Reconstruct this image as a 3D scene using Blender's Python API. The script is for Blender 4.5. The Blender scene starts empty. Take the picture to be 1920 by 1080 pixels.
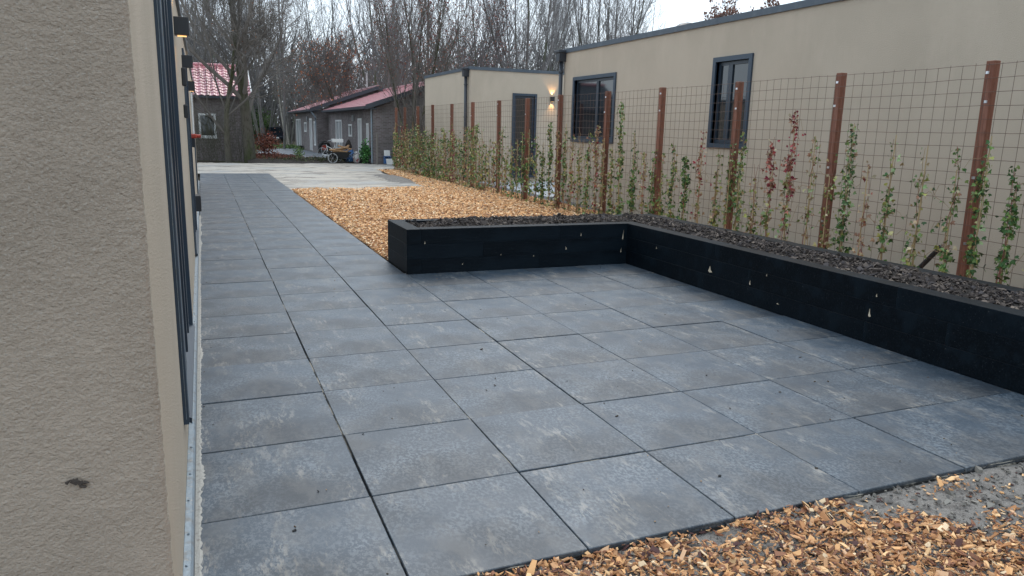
import bpy, bmesh, math, random
import numpy as np
from mathutils import Matrix, Vector
R = math.radians
SC = bpy.context.scene
COL = SC.collection
rng = np.random.default_rng(7)
random.seed(7)

# ------------------------------------------------------------------ camera
def cam_axes(p, y, ro):
    cy, sy = math.cos(y), math.sin(y)
    f = Vector((sy*math.cos(p), cy*math.cos(p), math.sin(p)))
    r0 = Vector((cy, -sy, 0)); u0 = r0.cross(f)
    return r0*math.cos(ro)+u0*math.sin(ro), -r0*math.sin(ro)+u0*math.cos(ro), f
r_, u_, f_ = cam_axes(-.2087, .3939, .0243)
cd = bpy.data.cameras.new('camera'); cam = bpy.data.objects.new('camera', cd); COL.objects.link(cam)
m = Matrix((r_, u_, -f_)).transposed().to_4x4(); m.translation = Vector((0, 0, 1.8)); cam.matrix_world = m
cd.sensor_width = 36; cd.lens = 36*1392.37/1920; cd.clip_start = .05; cd.clip_end = 1500
SC.camera = cam

# ------------------------------------------------------------------ sky, sun, exposure
W = bpy.data.worlds.new('World'); SC.world = W; W.use_nodes = True
nt = W.node_tree; nt.nodes.clear()
out = nt.nodes.new('ShaderNodeOutputWorld'); bg = nt.nodes.new('ShaderNodeBackground')
sky = nt.nodes.new('ShaderNodeTexSky'); sky.sky_type = 'NISHITA'; sky.sun_disc = False
SUN_EL, SUN_AZ = R(50), R(25)
sky.sun_elevation = SUN_EL; sky.sun_rotation = SUN_AZ; sky.air_density = 1.2; sky.dust_density = 3.0; sky.ozone_density = 1.5
mx = nt.nodes.new('ShaderNodeMixRGB'); mx.inputs[0].default_value = .72
mx.inputs[2].default_value = (11.4, 13.3, 15.2, 1)
nt.links.new(sky.outputs[0], mx.inputs[1]); nt.links.new(mx.outputs[0], bg.inputs[0])
bg.inputs[1].default_value = .1
nt.links.new(bg.outputs[0], out.inputs[0])
sd = bpy.data.lights.new('sun', 'SUN'); sd.energy = .7; sd.angle = R(25); sd.color = (1, .96, .9)
sun = bpy.data.objects.new('sun', sd); COL.objects.link(sun)
sdir = Vector((math.sin(SUN_AZ)*math.cos(SUN_EL), math.cos(SUN_AZ)*math.cos(SUN_EL), math.sin(SUN_EL)))
sun.rotation_euler = sdir.to_track_quat('Z', 'Y').to_euler()
SC.view_settings.view_transform = 'Standard'; SC.view_settings.look = 'None'
SC.view_settings.exposure = .36; SC.view_settings.gamma = 1; SC.view_settings.use_curve_mapping = False

# ------------------------------------------------------------------ node helper
def mat(name, base=(.5, .5, .5), rough=.7, spec=.5, metal=0, attr=None, var=None, bump=None, objvar=0, fn=None, coord='Position', emit=None):
    """var: list of (scale, colour, lo, hi, detail[, stretch]) noise-masked colour layers; bump: list of (scale, distance)"""
    M = bpy.data.materials.new(name); M.use_nodes = True; N = M.node_tree.nodes; L = M.node_tree.links
    P = N['Principled BSDF']; P.inputs['Roughness'].default_value = rough; P.inputs['Metallic'].default_value = metal
    P.inputs['Specular IOR Level'].default_value = spec
    if coord == 'Position':
        c = N.new('ShaderNodeNewGeometry').outputs['Position']
    else:
        c = N.new('ShaderNodeTexCoord').outputs['Object']
    if attr:
        a = N.new('ShaderNodeAttribute'); a.attribute_name = attr; col = a.outputs['Color']
    else:
        rgb = N.new('ShaderNodeRGB'); rgb.outputs[0].default_value = (*base, 1); col = rgb.outputs[0]
    if objvar:
        oi = N.new('ShaderNodeObjectInfo')
        mr = N.new('ShaderNodeMapRange'); mr.inputs[3].default_value = 1-objvar; mr.inputs[4].default_value = 1+objvar
        L.new(oi.outputs['Random'], mr.inputs[0])
        hs = N.new('ShaderNodeHueSaturation'); L.new(mr.outputs[0], hs.inputs['Value']); L.new(col, hs.inputs['Color']); col = hs.outputs[0]
    for v in (var or []):
        sc, cc, lo, hi, det = v[:5]
        n = N.new('ShaderNodeTexNoise'); n.inputs['Scale'].default_value = sc; n.inputs['Detail'].default_value = det; n.inputs['Roughness'].default_value = .62
        src = c
        if len(v) > 5:
            mp = N.new('ShaderNodeMapping'); mp.inputs['Scale'].default_value = v[5]; L.new(c, mp.inputs[0]); src = mp.outputs[0]
            if len(v) > 6: mp.inputs['Rotation'].default_value = (0, 0, v[6])
        L.new(src, n.inputs['Vector'])
        mr = N.new('ShaderNodeMapRange'); mr.inputs[1].default_value = lo; mr.inputs[2].default_value = hi
        mr.inputs[4].default_value = v[7] if len(v) > 7 else 1
        L.new(n.outputs[0], mr.inputs[0])
        mi = N.new('ShaderNodeMixRGB'); L.new(mr.outputs[0], mi.inputs[0]); L.new(col, mi.inputs[1]); mi.inputs[2].default_value = (*cc, 1); col = mi.outputs[0]
    if fn: col = fn(M, N, L, P, c, col)
    L.new(col, P.inputs['Base Color'])
    prev = None
    for b in (bump or []):
        n = N.new('ShaderNodeTexNoise'); n.inputs['Scale'].default_value = b[0]; n.inputs['Detail'].default_value = 4
        src = c
        if len(b) > 2:
            mp = N.new('ShaderNodeMapping'); mp.inputs['Scale'].default_value = b[2]; L.new(c, mp.inputs[0]); src = mp.outputs[0]
        L.new(src, n.inputs['Vector'])
        bp = N.new('ShaderNodeBump'); bp.inputs['Distance'].default_value = b[1]; bp.inputs['Strength'].default_value = 1
        L.new(n.outputs[0], bp.inputs['Height'])
        if prev: L.new(prev, bp.inputs['Normal'])
        prev = bp.outputs[0]
    if prev: L.new(prev, P.inputs['Normal'])
    if emit:
        P.inputs['Emission Color'].default_value = (*emit[:3], 1); P.inputs['Emission Strength'].default_value = emit[3]
    return M

def slab_fn(M, N, L, P, c, col):
    # per-slab offset so no two slabs carry the same marks
    oi = N.new('ShaderNodeObjectInfo')
    cm = N.new('ShaderNodeCombineXYZ'); mu = N.new('ShaderNodeMath'); mu.operation = 'MULTIPLY'; mu.inputs[1].default_value = 91.7
    L.new(oi.outputs['Random'], mu.inputs[0])
    for i in range(3): L.new(mu.outputs[0], cm.inputs[i])
    va = N.new('ShaderNodeVectorMath'); va.operation = 'ADD'; L.new(c, va.inputs[0]); L.new(cm.outputs[0], va.inputs[1])
    def noise(sc, det, src, stretch=None, rot=0, ro=.6):
        if stretch:
            mp = N.new('ShaderNodeMapping'); mp.inputs['Scale'].default_value = stretch; mp.inputs['Rotation'].default_value = (0, 0, rot); L.new(src, mp.inputs[0]); src = mp.outputs[0]
        n = N.new('ShaderNodeTexNoise'); n.inputs['Scale'].default_value = sc; n.inputs['Detail'].default_value = det; n.inputs['Roughness'].default_value = ro
        L.new(src, n.inputs['Vector']); return n.outputs[0]
    def rng_(s, lo, hi, a=0, b=1):
        mr = N.new('ShaderNodeMapRange'); mr.inputs[1].default_value = lo; mr.inputs[2].default_value = hi; mr.inputs[3].default_value = a; mr.inputs[4].default_value = b
        L.new(s, mr.inputs[0]); return mr.outputs[0]
    def mul(a, b):
        q = N.new('ShaderNodeMath'); q.operation = 'MULTIPLY'; L.new(a, q.inputs[0]); L.new(b, q.inputs[1]); return q.outputs[0]
    def add(a, b):
        q = N.new('ShaderNodeMath'); q.operation = 'ADD'; q.use_clamp = True; L.new(a, q.inputs[0]); L.new(b, q.inputs[1]); return q.outputs[0]
    def mixc(f, a, b):
        q = N.new('ShaderNodeMixRGB'); L.new(f, q.inputs[0]); L.new(a, q.inputs[1]); q.inputs[2].default_value = (*b, 1); return q.outputs[0]
    pv = va.outputs[0]
    # worn speckle: fine grit left in the pores
    big = rng_(noise(2.6, 5, pv), .34, .62)
    fine = rng_(noise(62, 4, pv, (1, .7, 1), .3, .7), .47, .56)
    col = mixc(mul(mul(big, fine), rng_(noise(.55, 2, c), .25, .65, .55, 1)), col, (.175, .205, .23))
    fine2 = rng_(noise(210, 2, c), .40, .62, 0, .38)
    col = mixc(fine2, col, (.070, .092, .115))
    # broom-swept sand: angular smears with hard edges
    st = rng_(noise(5.5, 6, pv, (1, .38, 1), .6, .7), .54, .62)
    st2 = rng_(noise(38, 4, pv, (1, .28, 1), .6, .7), .47, .56)
    col = mixc(mul(mul(st, st2), rng_(noise(.8, 2, c), .35, .6, .25, .85)), col, (.34, .315, .275))
    # darker clouds: damp stain, also planter-side shade put into the colour
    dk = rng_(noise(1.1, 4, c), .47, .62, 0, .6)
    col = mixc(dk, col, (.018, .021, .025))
    hz = rng_(noise(7, 5, pv, (1, .5, 1), .5, .65), .50, .62, 0, .28)
    col = mixc(hz, col, (.15, .145, .135))
    L.new(rng_(noise(1.7, 4, c), .3, .7, .32, .54), P.inputs['Roughness'])
    return col

M = {}
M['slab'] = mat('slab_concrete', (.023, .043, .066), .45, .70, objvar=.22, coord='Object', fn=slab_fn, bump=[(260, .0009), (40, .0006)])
M['bedding'] = mat('bedding_sand', (.03, .028, .025), .95, var=[(3.5, (.36, .32, .26), .52, .58, 5)])
M['sand'] = mat('track_sand', (.50, .445, .375), .95, .2, var=[(1.1, (.33, .29, .25), .47, .58, 7, (.35, 1, 1)), (2.4, (.20, .172, .145), .55, .61, 8, (.25, 1, 1)), (.35, (.36, .36, .35), .5, .7, 3), (60, (.6, .57, .52), .5, .75, 4)], bump=[(9, .03, (1, 3, 1)), (60, .006)])
M['greysand'] = mat('grey_sand', (.22, .20, .18), .95, .2, var=[(14, (.12, .105, .095), .50, .66, 6), (120, (.32, .30, .27), .5, .7, 3)], bump=[(30, .02), (150, .005)])
M['chipbed'] = mat('chip_bed', (.28, .14, .06), .9, .2, var=[(45, (.50, .28, .14), .48, .60, 5)], bump=[(60, .02)])
M['soil'] = mat('dark_soil', (.035, .030, .027), .95, .2, var=[(18, (.08, .07, .06), .5, .7, 6)], bump=[(40, .02)])
M['earth'] = mat('earth', (.055, .048, .036), .95, .2, var=[(.5, (.05, .065, .025), .5, .6, 5), (2.2, (.10, .055, .03), .52, .66, 6), (9, (.03, .026, .02), .5, .7, 5)], bump=[(12, .04)])
M['gravel'] = mat('yard_gravel', (.20, .21, .225), .8, .4, var=[(1.2, (.10, .105, .11), .48, .66, 5), (20, (.28, .29, .31), .52, .7, 5), (.6, (.24, .25, .27), .5, .64, 4)], bump=[(40, .02)])
M['chip'] = mat('wood_chip', attr='col', rough=.8, spec=.25)
M['leaf'] = mat('leaf', attr='col', rough=.55, spec=.3)
M['stucco_front_shaded'] = mat('stucco_front_shaded', (.425, .342, .268), .95, .15, var=[(1.4, (.335, .27, .21), .42, .66, 6), (140, (.43, .38, .325), .5, .75, 4)], bump=[(95, .0075, (1, 1, 1.2)), (260, .003)])  # same stucco as the side wall, with the front face's shade painted in
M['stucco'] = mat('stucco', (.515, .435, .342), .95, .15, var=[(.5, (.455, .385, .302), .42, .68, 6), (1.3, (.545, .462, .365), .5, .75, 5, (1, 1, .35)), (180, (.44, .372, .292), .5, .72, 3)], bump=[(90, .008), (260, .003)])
M['casing'] = mat('casing_grey', (.027, .046, .070), .42, .5, var=[(30, (.035, .05, .068), .5, .75, 4)])
M['sash'] = mat('sash_grey', (.020, .032, .048), .35, .5)
M['zinc'] = mat('zinc', (.25, .30, .34), .5, .5, metal=.35, var=[(14, (.22, .23, .23), .5, .62, 6), (50, (.42, .40, .36), .6, .7, 4)], bump=[(40, .003)])
M['glass'] = mat('window_glass', (.012, .016, .02), .04, .9)
M['cap'] = mat('roof_edge', (.060, .078, .098), .5, .5, var=[(4, (.10, .12, .14), .5, .8, 4)])
M['pipe'] = mat('downpipe', (.028, .032, .04), .4, .5)
M['roofing'] = mat('roofing', (.03, .03, .032), .9)
M['black'] = mat('lamp_black', (.02, .022, .026), .45)
M['glow'] = mat('lamp_glow', (.9, .5, .2), .5, emit=(1, .55, .2, 1.3))
M['planter'] = mat('stained_sleeper', (.0022, .0052, .0085), .50, .12, objvar=.3, coord='Object', var=[(26, (.006, .011, .016), .52, .74, 5, (.25, 2, 2)), (5, (.012, .018, .024), .60, .78, 6), (90, (.03, .036, .04), .64, .70, 3), (2.5, (.005, .010, .015), .5, .62, 6, (.3, 1.6, 1)), (34, (.045, .05, .052), .69, .73, 5, (.12, 1, 1))], bump=[(60, .0025, (.1, 1, 1)), (9, .002)])
M['nick'] = mat('bare_wood', (.62, .52, .38), .8)
M['post'] = mat('post_wood', (.165, .062, .036), .65, .35, objvar=.25, coord='Object', var=[(30, (.27, .12, .08), .48, .66, 6, (1, 1, .06)), (6, (.06, .028, .02), .55, .75, 4, (1, 1, .4))], bump=[(60, .003, (1, 1, .05))])
M['wire'] = mat('rusty_wire', (.085, .050, .036), .6, .5, metal=.3, var=[(6, (.16, .09, .06), .5, .7, 4)])
M['steel'] = mat('bright_steel', (.75, .76, .78), .3, metal=.9)
M['cane'] = mat('cane', attr='col', rough=.7)
M['bark'] = mat('bark', (.11, .10, .080), .95, .15, var=[(1.1, (.060, .070, .030), .48, .64, 5, (1, 1, .4)), (14, (.045, .038, .03), .5, .7, 5, (1, 1, .3))], bump=[(25, .03, (1, 1, .25))])
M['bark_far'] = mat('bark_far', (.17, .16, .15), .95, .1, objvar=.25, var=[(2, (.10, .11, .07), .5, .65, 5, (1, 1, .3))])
M['twig'] = mat('twig', (.165, .148, .132), .9, .15, objvar=.25)
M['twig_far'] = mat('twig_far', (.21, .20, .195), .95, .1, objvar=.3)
M['birch'] = mat('birch_bark', (.36, .33, .28), .8, var=[(8, (.12, .11, .09), .55, .65, 4, (1, 1, 3))])
def brick_fn(M_, N, L, P, c, col):
    tc = N.new('ShaderNodeTexCoord'); b = N.new('ShaderNodeTexBrick')
    sx = N.new('ShaderNodeSeparateXYZ'); L.new(c, sx.inputs[0]); ad = N.new('ShaderNodeMath'); L.new(sx.outputs[0], ad.inputs[0]); L.new(sx.outputs[1], ad.inputs[1])
    cb = N.new('ShaderNodeCombineXYZ'); L.new(ad.outputs[0], cb.inputs[0]); L.new(sx.outputs[2], cb.inputs[1])
    L.new(cb.outputs[0], b.inputs[0]); b.inputs['Scale'].default_value = 1
    b.inputs['Color1'].default_value = (.12, .088, .085, 1); b.inputs['Color2'].default_value = (.21, .175, .172, 1); b.inputs['Mortar'].default_value = (.24, .225, .215, 1)
    b.inputs['Mortar Size'].default_value = .010; b.inputs['Brick Width'].default_value = .23; b.inputs['Row Height'].default_value = .075
    n = N.new('ShaderNodeTexNoise'); n.inputs['Scale'].default_value = 1.5; n.inputs['Detail'].default_value = 5; L.new(c, n.inputs['Vector'])
    mr = N.new('ShaderNodeMapRange'); mr.inputs[1].default_value = .4; mr.inputs[2].default_value = .7; mr.inputs[4].default_value = .6; L.new(n.outputs[0], mr.inputs[0])
    mi = N.new('ShaderNodeMixRGB'); L.new(mr.outputs[0], mi.inputs[0]); L.new(b.outputs[0], mi.inputs[1]); mi.inputs[2].default_value = (.10, .095, .085, 1)
    return mi.outputs[0]
M['brick'] = mat('brick_wall', (.1, .07, .06), .9, fn=brick_fn)
M['redtile'] = mat('glazed_red_tile', (.50, .19, .21), .28, .8, objvar=.25, var=[(6, (.36, .14, .15), .5, .7, 4)])  # base lifted towards pink to carry the sky sheen of the glaze
M['sheentile'] = mat('red_tile_sky_sheen', (.66, .30, .32), .32, .8, var=[(3, (.50, .24, .25), .5, .7, 5)])  # red tile with the pale pink sky sheen put into its base colour
M['fascia'] = mat('fascia', (.04, .045, .055), .6)
M['white'] = mat('white_paint', (.72, .72, .70), .5)
M['darkdoor'] = mat('dark_void', (.02, .024, .026), .3)
M['greydoor'] = mat('grey_door', (.28, .29, .29), .5)
M['red'] = mat('red_plastic', (.45, .05, .025), .4)
M['rubber'] = mat('rubber', (.018, .018, .018), .7)
M['blue'] = mat('blue_plastic', (.03, .11, .28), .4, var=[(9, (.4, .5, .6), .58, .62, 3)])
M['sack'] = mat('pale_sack', (.55, .52, .50), .7, var=[(6, (.35, .05, .06), .56, .60, 2)])
M['teal'] = mat('blue_grey_tub', (.12, .22, .28), .4)
M['log'] = mat('split_wood', (.40, .24, .12), .8, var=[(12, (.2, .11, .06), .5, .7, 4)])
M['carpaint'] = mat('dark_car_paint', (.012, .016, .024), .2, .6)
M['blob'] = mat('wall_blemish', (.07, .055, .045), .95, bump=[(200, .004)])
M['mortar'] = mat('sand_spill', (.42, .40, .36), .95, var=[(40, (.3, .28, .25), .5, .65, 4)], bump=[(120, .004)])
M['conc'] = mat('light_paving', (.40, .42, .44), .8, var=[(3, (.3, .31, .32), .5, .7, 4)])

# ------------------------------------------------------------------ object helpers
WLOC = {}
def tag(o, label=None, cat=None, group=None, kind=None):
    if label: o['label'] = label
    if cat: o['category'] = cat
    if group: o['group'] = group
    if kind: o['kind'] = kind
    return o
def empty(name, loc, label=None, cat=None, group=None, kind=None):
    o = bpy.data.objects.new(name, None); COL.objects.link(o); o.location = loc; o.empty_display_size = .2
    WLOC[o] = Vector(loc); return tag(o, label, cat, group, kind)
def link(name, me, parent=None, origin=(0, 0, 0), material=None):
    o = bpy.data.objects.new(name, me); COL.objects.link(o)
    if material is not None and not me.materials: me.materials.append(material)
    org = Vector(origin); WLOC[o] = org
    if parent is not None:
        o.parent = parent; o.location = org-WLOC.get(parent, Vector((0, 0, 0)))
    else: o.location = org
    return o

class MB:
    def __init__(s): s.v = []; s.f = []; s.c = []; s.n = 0
    def raw(s, v, f, col=None):
        v = np.asarray(v, float).reshape(-1, 3); b = s.n
        s.v.append(v); s.f += [tuple(int(i)+b for i in q) for q in f]; s.n += len(v)
        s.c.append(np.tile(np.array(col if col is not None else (1, 1, 1)), (len(v), 1)))
        return s
    def box(s, x0, x1, y0, y1, z0, z1, bev=0, col=None):
        if x0 > x1: x0, x1 = x1, x0
        if y0 > y1: y0, y1 = y1, y0
        if bev:
            bm = bmesh.new(); bmesh.ops.create_cube(bm, size=1)
            for v in bm.verts: v.co = Vector(((x0+x1)/2+v.co.x*(x1-x0), (y0+y1)/2+v.co.y*(y1-y0), (z0+z1)/2+v.co.z*(z1-z0)))
            bmesh.ops.bevel(bm, geom=bm.edges[:], offset=bev, segments=1, affect='EDGES')
            bm.verts.index_update(); s.raw([v.co[:] for v in bm.verts], [[v.index for v in f.verts] for f in bm.faces], col); bm.free(); return s
        v = [(x, y, z) for z in (z0, z1) for y in (y0, y1) for x in (x0, x1)]
        return s.raw(v, [(0, 2, 3, 1), (4, 5, 7, 6), (0, 1, 5, 4), (2, 6, 7, 3), (0, 4, 6, 2), (1, 3, 7, 5)], col)
    def tube(s, pts, rad, sides=8, col=None, cap=True):
        P = np.asarray(pts, float); n = len(P); rad = np.broadcast_to(np.asarray(rad, float), (n,))
        T = np.gradient(P, axis=0); T /= (np.linalg.norm(T, axis=1, keepdims=True)+1e-9)
        ref = np.array([0, 0, 1.]) if abs(T[0][2]) < .9 else np.array([1., 0, 0])
        A = np.cross(T, ref); A /= (np.linalg.norm(A, axis=1, keepdims=True)+1e-9); B = np.cross(T, A)
        a = np.arange(sides)*2*math.pi/sides
        v = P[:, None]+rad[:, None, None]*(np.cos(a)[None, :, None]*A[:, None]+np.sin(a)[None, :, None]*B[:, None])
        f = []
        for i in range(n-1):
            for k in range(sides):
                k2 = (k+1) % sides; f.append((i*sides+k, i*sides+k2, (i+1)*sides+k2, (i+1)*sides+k))
        if cap: f.append(tuple(range(sides))[::-1]); f.append(tuple((n-1)*sides+k for k in range(sides)))
        return s.raw(v.reshape(-1, 3), f, col)
    def prism(s, poly, axis, a, b, col=None):
        """poly: 2-D points in the plane normal to axis, extruded from a to b"""
        def P(p, t): return {0: (t, p[0], p[1]), 1: (p[0], t, p[1]), 2: (p[0], p[1], t)}[axis]
        n = len(poly); v = [P(p, a) for p in poly]+[P(p, b) for p in poly]
        f = [tuple(range(n))[::-1], tuple(range(n, 2*n))]+[(i, (i+1) % n, n+(i+1) % n, n+i) for i in range(n)]
        return s.raw(v, f, col)
    def mesh(s, name, smooth=False, org=(0, 0, 0), usecol=False):
        me = bpy.data.meshes.new(name); V = np.concatenate(s.v)-np.array(org)
        me.from_pydata(V.tolist(), [], s.f)
        if usecol:
            a = me.color_attributes.new('col', 'FLOAT_COLOR', 'POINT'); C = np.concatenate(s.c); C = np.c_[C, np.ones(len(C))]
            a.data.foreach_set('color', C.astype(np.float32).ravel())
        if smooth: me.polygons.foreach_set('use_smooth', [True]*len(me.polygons))
        me.update(); return me
    def build(s, name, material, parent=None, origin=None, smooth=False, usecol=False, normals=True):
        V = np.concatenate(s.v)
        if origin is None: origin = ((V[:, 0].min()+V[:, 0].max())/2, (V[:, 1].min()+V[:, 1].max())/2, V[:, 2].min())
        me = s.mesh(name, smooth, origin, usecol)
        if normals:
            bm = bmesh.new(); bm.from_mesh(me); bmesh.ops.recalc_face_normals(bm, faces=bm.faces[:]); bm.to_mesh(me); bm.free()
        return link(name, me, parent, origin, material)

def bigmesh(name, V, F4, colors=None, material=None, parent=None, smooth=False):
    """V (n,3), F4 (m,4) quads, fast path"""
    me = bpy.data.meshes.new(name); V = np.asarray(V, np.float32); F4 = np.asarray(F4, np.int32)
    me.vertices.add(len(V)); me.vertices.foreach_set('co', V.ravel())
    me.loops.add(F4.size); me.loops.foreach_set('vertex_index', F4.ravel())
    me.polygons.add(len(F4)); me.polygons.foreach_set('loop_start', np.arange(len(F4), dtype=np.int32)*4)
    me.polygons.foreach_set('use_smooth', np.full(len(F4), smooth))
    me.update(calc_edges=True)
    if colors is not None:
        a = me.color_attributes.new('col', 'FLOAT_COLOR', 'POINT'); a.data.foreach_set('color', np.c_[colors, np.ones(len(colors))].astype(np.float32).ravel())
    o = link(name, me, parent, (0, 0, 0) if parent is None else WLOC[parent]*0, material)
    return o

# value noise for relief
_G = rng.random((256, 256))
def vnoise(x, y, s):
    x = np.asarray(x)*s+37.3; y = np.asarray(y)*s+11.9; xi = np.floor(x).astype(int); yi = np.floor(y).astype(int); fx = x-xi; fy = y-yi
    fx = fx*fx*(3-2*fx); fy = fy*fy*(3-2*fy); g = lambda a, b: _G[a % 256, b % 256]
    return (g(xi, yi)*(1-fx)*(1-fy)+g(xi+1, yi)*fx*(1-fy)+g(xi, yi+1)*(1-fx)*fy+g(xi+1, yi+1)*fx*fy)-.5
def fbm(x, y, s, n=4):
    r = 0; a = 1
    for i in range(n): r = r+a*vnoise(x, y, s*2**i); a *= .5
    return r
def grid(x0, x1, y0, y1, step, zf, keep=None):
    nx = max(2, int((x1-x0)/step)+1); ny = max(2, int((y1-y0)/step)+1)
    X, Y = np.meshgrid(np.linspace(x0, x1, nx), np.linspace(y0, y1, ny)); Z = zf(X, Y)
    V = np.stack([X, Y, Z], -1).reshape(-1, 3); i = np.arange(nx*ny).reshape(ny, nx)
    F = np.stack([i[:-1, :-1], i[:-1, 1:], i[1:, 1:], i[1:, :-1]], -1).reshape(-1, 4)
    if keep is not None:
        c = V[F].mean(1); F = F[keep(c[:, 0], c[:, 1])]
    return V, F

# chips: many small irregular blocks
CHIPCOL = np.array([(.76, .42, .19), (.90, .57, .29), (.52, .25, .11), (.88, .66, .42), (.28, .13, .075), (.62, .34, .17), (.10, .05, .045), (.74, .46, .27)])
def chipmesh(name, X, Y, Z, L, colors, parent=None, tilt=.5, jitter=.18, flat=.25, aspect=(.3, .7)):
    n = len(X); r = rng.random
    lx = L*(.6+.8*r(n)); ly = lx*(aspect[0]+(aspect[1]-aspect[0])*r(n)); lz = lx*flat*(.5+r(n))
    cube = np.array([(-1, -1, -1), (1, -1, -1), (1, 1, -1), (-1, 1, -1), (-1, -1, 1), (1, -1, 1), (1, 1, 1), (-1, 1, 1)])*.5
    v = cube[None]*np.stack([lx, ly, lz], -1)[:, None]
    v[:, :, 0] += (r((n, 8))-.5)*lx[:, None]*jitter*2; v[:, :, 1] += (r((n, 8))-.5)*ly[:, None]*jitter*2
    a = r(n)*2*math.pi; t = (r(n)-.5)*2*tilt; u = (r(n)-.5)*2*tilt
    def rot(v, i, j, a):
        c, s = np.cos(a)[:, None], np.sin(a)[:, None]; p, q = v[:, :, i].copy(), v[:, :, j].copy()
        v[:, :, i] = p*c-q*s; v[:, :, j] = p*s+q*c
    rot(v, 1, 2, t); rot(v, 0, 2, u); rot(v, 0, 1, a)
    v += np.stack([X, Y, Z], -1)[:, None]
    F = np.array([(4, 5, 6, 7), (0, 1, 5, 4), (1, 2, 6, 5), (2, 3, 7, 6), (3, 0, 4, 7)])
    F = (np.arange(n)[:, None, None]*8+F[None]).reshape(-1, 4)
    C = np.repeat(colors*(.8+.4*r((n, 1))), 8, axis=0)
    return bigmesh(name, v.reshape(-1, 3), F, C, M['chip'], parent)

# ================================================================== SETTING
# ground everywhere (one sheet to the horizon)
V, F = grid(-400, 400, -120, 680, 20, lambda X, Y: -.13+0*X)
tag(bigmesh('ground', V, F, None, M['earth']), kind='structure')
V, F = grid(-30, 60, 33, 120, .5, lambda X, Y: -.06+.10*fbm(X, Y, .35)+.05*np.clip((Y-60)/40, 0, 1))
tag(bigmesh('woodland_floor', V, F, None, M['earth'], smooth=True), kind='structure')
# sand of the building site with tyre ruts
def sandz(X, Y):
    rut = -.022*np.exp(-((Y-33.2+.35*np.sin(X*.5))/.22)**2)-.022*np.exp(-((Y-35.2+.3*np.sin(X*.6+1))/.22)**2)-.02*np.exp(-((Y-30.9+.25*np.sin(X*.7))/.2)**2)-.02*np.exp(-((Y-26.4-.18*X)/.25)**2)-.02*np.exp(-((Y-24.3-.2*X)/.22)**2)
    z = .004+rut*1.3+.035*fbm(X, Y, 1.1, 5)+.02*fbm(X, Y*2.5, 3, 3)
    under = (X < 2.25) & (X > -.25) & (Y < 29.6)
    under = under | ((X > 2.2) & (Y < 21.6+.16*(X-2.3)))
    z = np.where((X > 6.7) & (Y < 31), -.06, z)
    return np.where(under, -.06, np.where((X < 2.6) & (Y < 30), np.minimum(z, -.006), z))
V, F = grid(-12, 24, 20, 38.1, .09, sandz, keep=lambda x, y: ~((x > -.22) & (x < 2.2) & (y < 29.7)) & ~((x < -.2) & (y < 25.1)) & (y < 37.6+.5*vnoise(x, y*0, .7)+.25*vnoise(x, 0*y, 3)))
tag(bigmesh('sand_track', V, F, None, M['sand'], smooth=True), kind='structure')
# grey gravel yard before the far house
V, F = grid(2.2, 9.4, 40.5, 66, .12, lambda X, Y: .02+.03*fbm(X, Y, 1.4), keep=lambda x, y: (x > 2.4+.10*(y-41)+.8*vnoise(x*0, y, .8)) & (x < 8.3))
tag(bigmesh('gravel_yard', V, F, None, M['gravel'], smooth=True), kind='structure')
# low soil bank between sand and yard
def bank(X, Y): return -.03+(.18+.12*fbm(X, Y, 2.5))*np.exp(-((Y-38.9-.02*X)/.75)**2)+.05*fbm(X, Y, 6)
V, F = grid(2.0, 9.2, 37.4, 41, .07, bank)
tag(bigmesh('soil_bank', V, F, None, M['soil'], smooth=True), kind='structure')
# bed under wood chips (field) and foreground
def fieldz(X, Y): return -.012+.025*fbm(X, Y, 1.6, 4)+.03*np.clip((X-6.6)/1.2, 0, 1)
def infield(x, y):
    right = np.where(y < 23, 8.4, 8.4)
    lim = 22.3+.16*(x-2.3)+.25*vnoise(x, y, 1.1)
    main = (x > 2.31) & (y > 8.6) & (y < lim)
    strip = (x > 6.5+.045*(y-24)*(y > 24)-.0*y+.25*vnoise(x*0, y, .9)) & (y >= 21) & (y < 32.2)
    near = (x > 6.4) & (y > -1) & (y < 11)
    return (main | strip | near) & (x < right)
V, F = grid(2.3, 8.5, -1, 33, .08, fieldz, keep=infield)
tag(bigmesh('chip_bed', V, F, None, M['chipbed'], smooth=True), kind='structure')
V, F = grid(8.4, 9.0, -2, 40, .15, lambda X, Y: -.02+.02*fbm(X, Y, 2))
tag(bigmesh('soil_strip', V, F, None, M['greysand'], smooth=True), kind='structure')
# light path between the two stucco buildings
p = MB().box(8.8, 15, 18.75, 24.6, -.10, .03); tag(p.build('light_path', M['conc']), kind='structure')
# grey sand mound where the chips meet the sand
def moundz(X, Y): return -.04+.16*np.exp(-(((X-6.35-.02*(Y-26))/.38)**2+((Y-26.3)/2.3)**2))+.03*fbm(X, Y, 3)
V, F = grid(5.2, 7.2, 22.6, 31, .07, moundz)
tag(bigmesh('grey_sand_mound', V, F, None, M['greysand'], smooth=True), kind='structure')
# foreground bed: grey sand with chips pressed in
def forez(X, Y): return -.034+.035*fbm(X, Y, 2.2, 4)+.008*fbm(X, Y, 14, 2)
V, F = grid(-.1, 7.5, -1.2, 2.60, .03, forez, keep=lambda x, y: (x > -.12))
tag(bigmesh('site_ground', V, F, None, M['greysand'], smooth=True), kind='structure')

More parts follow.
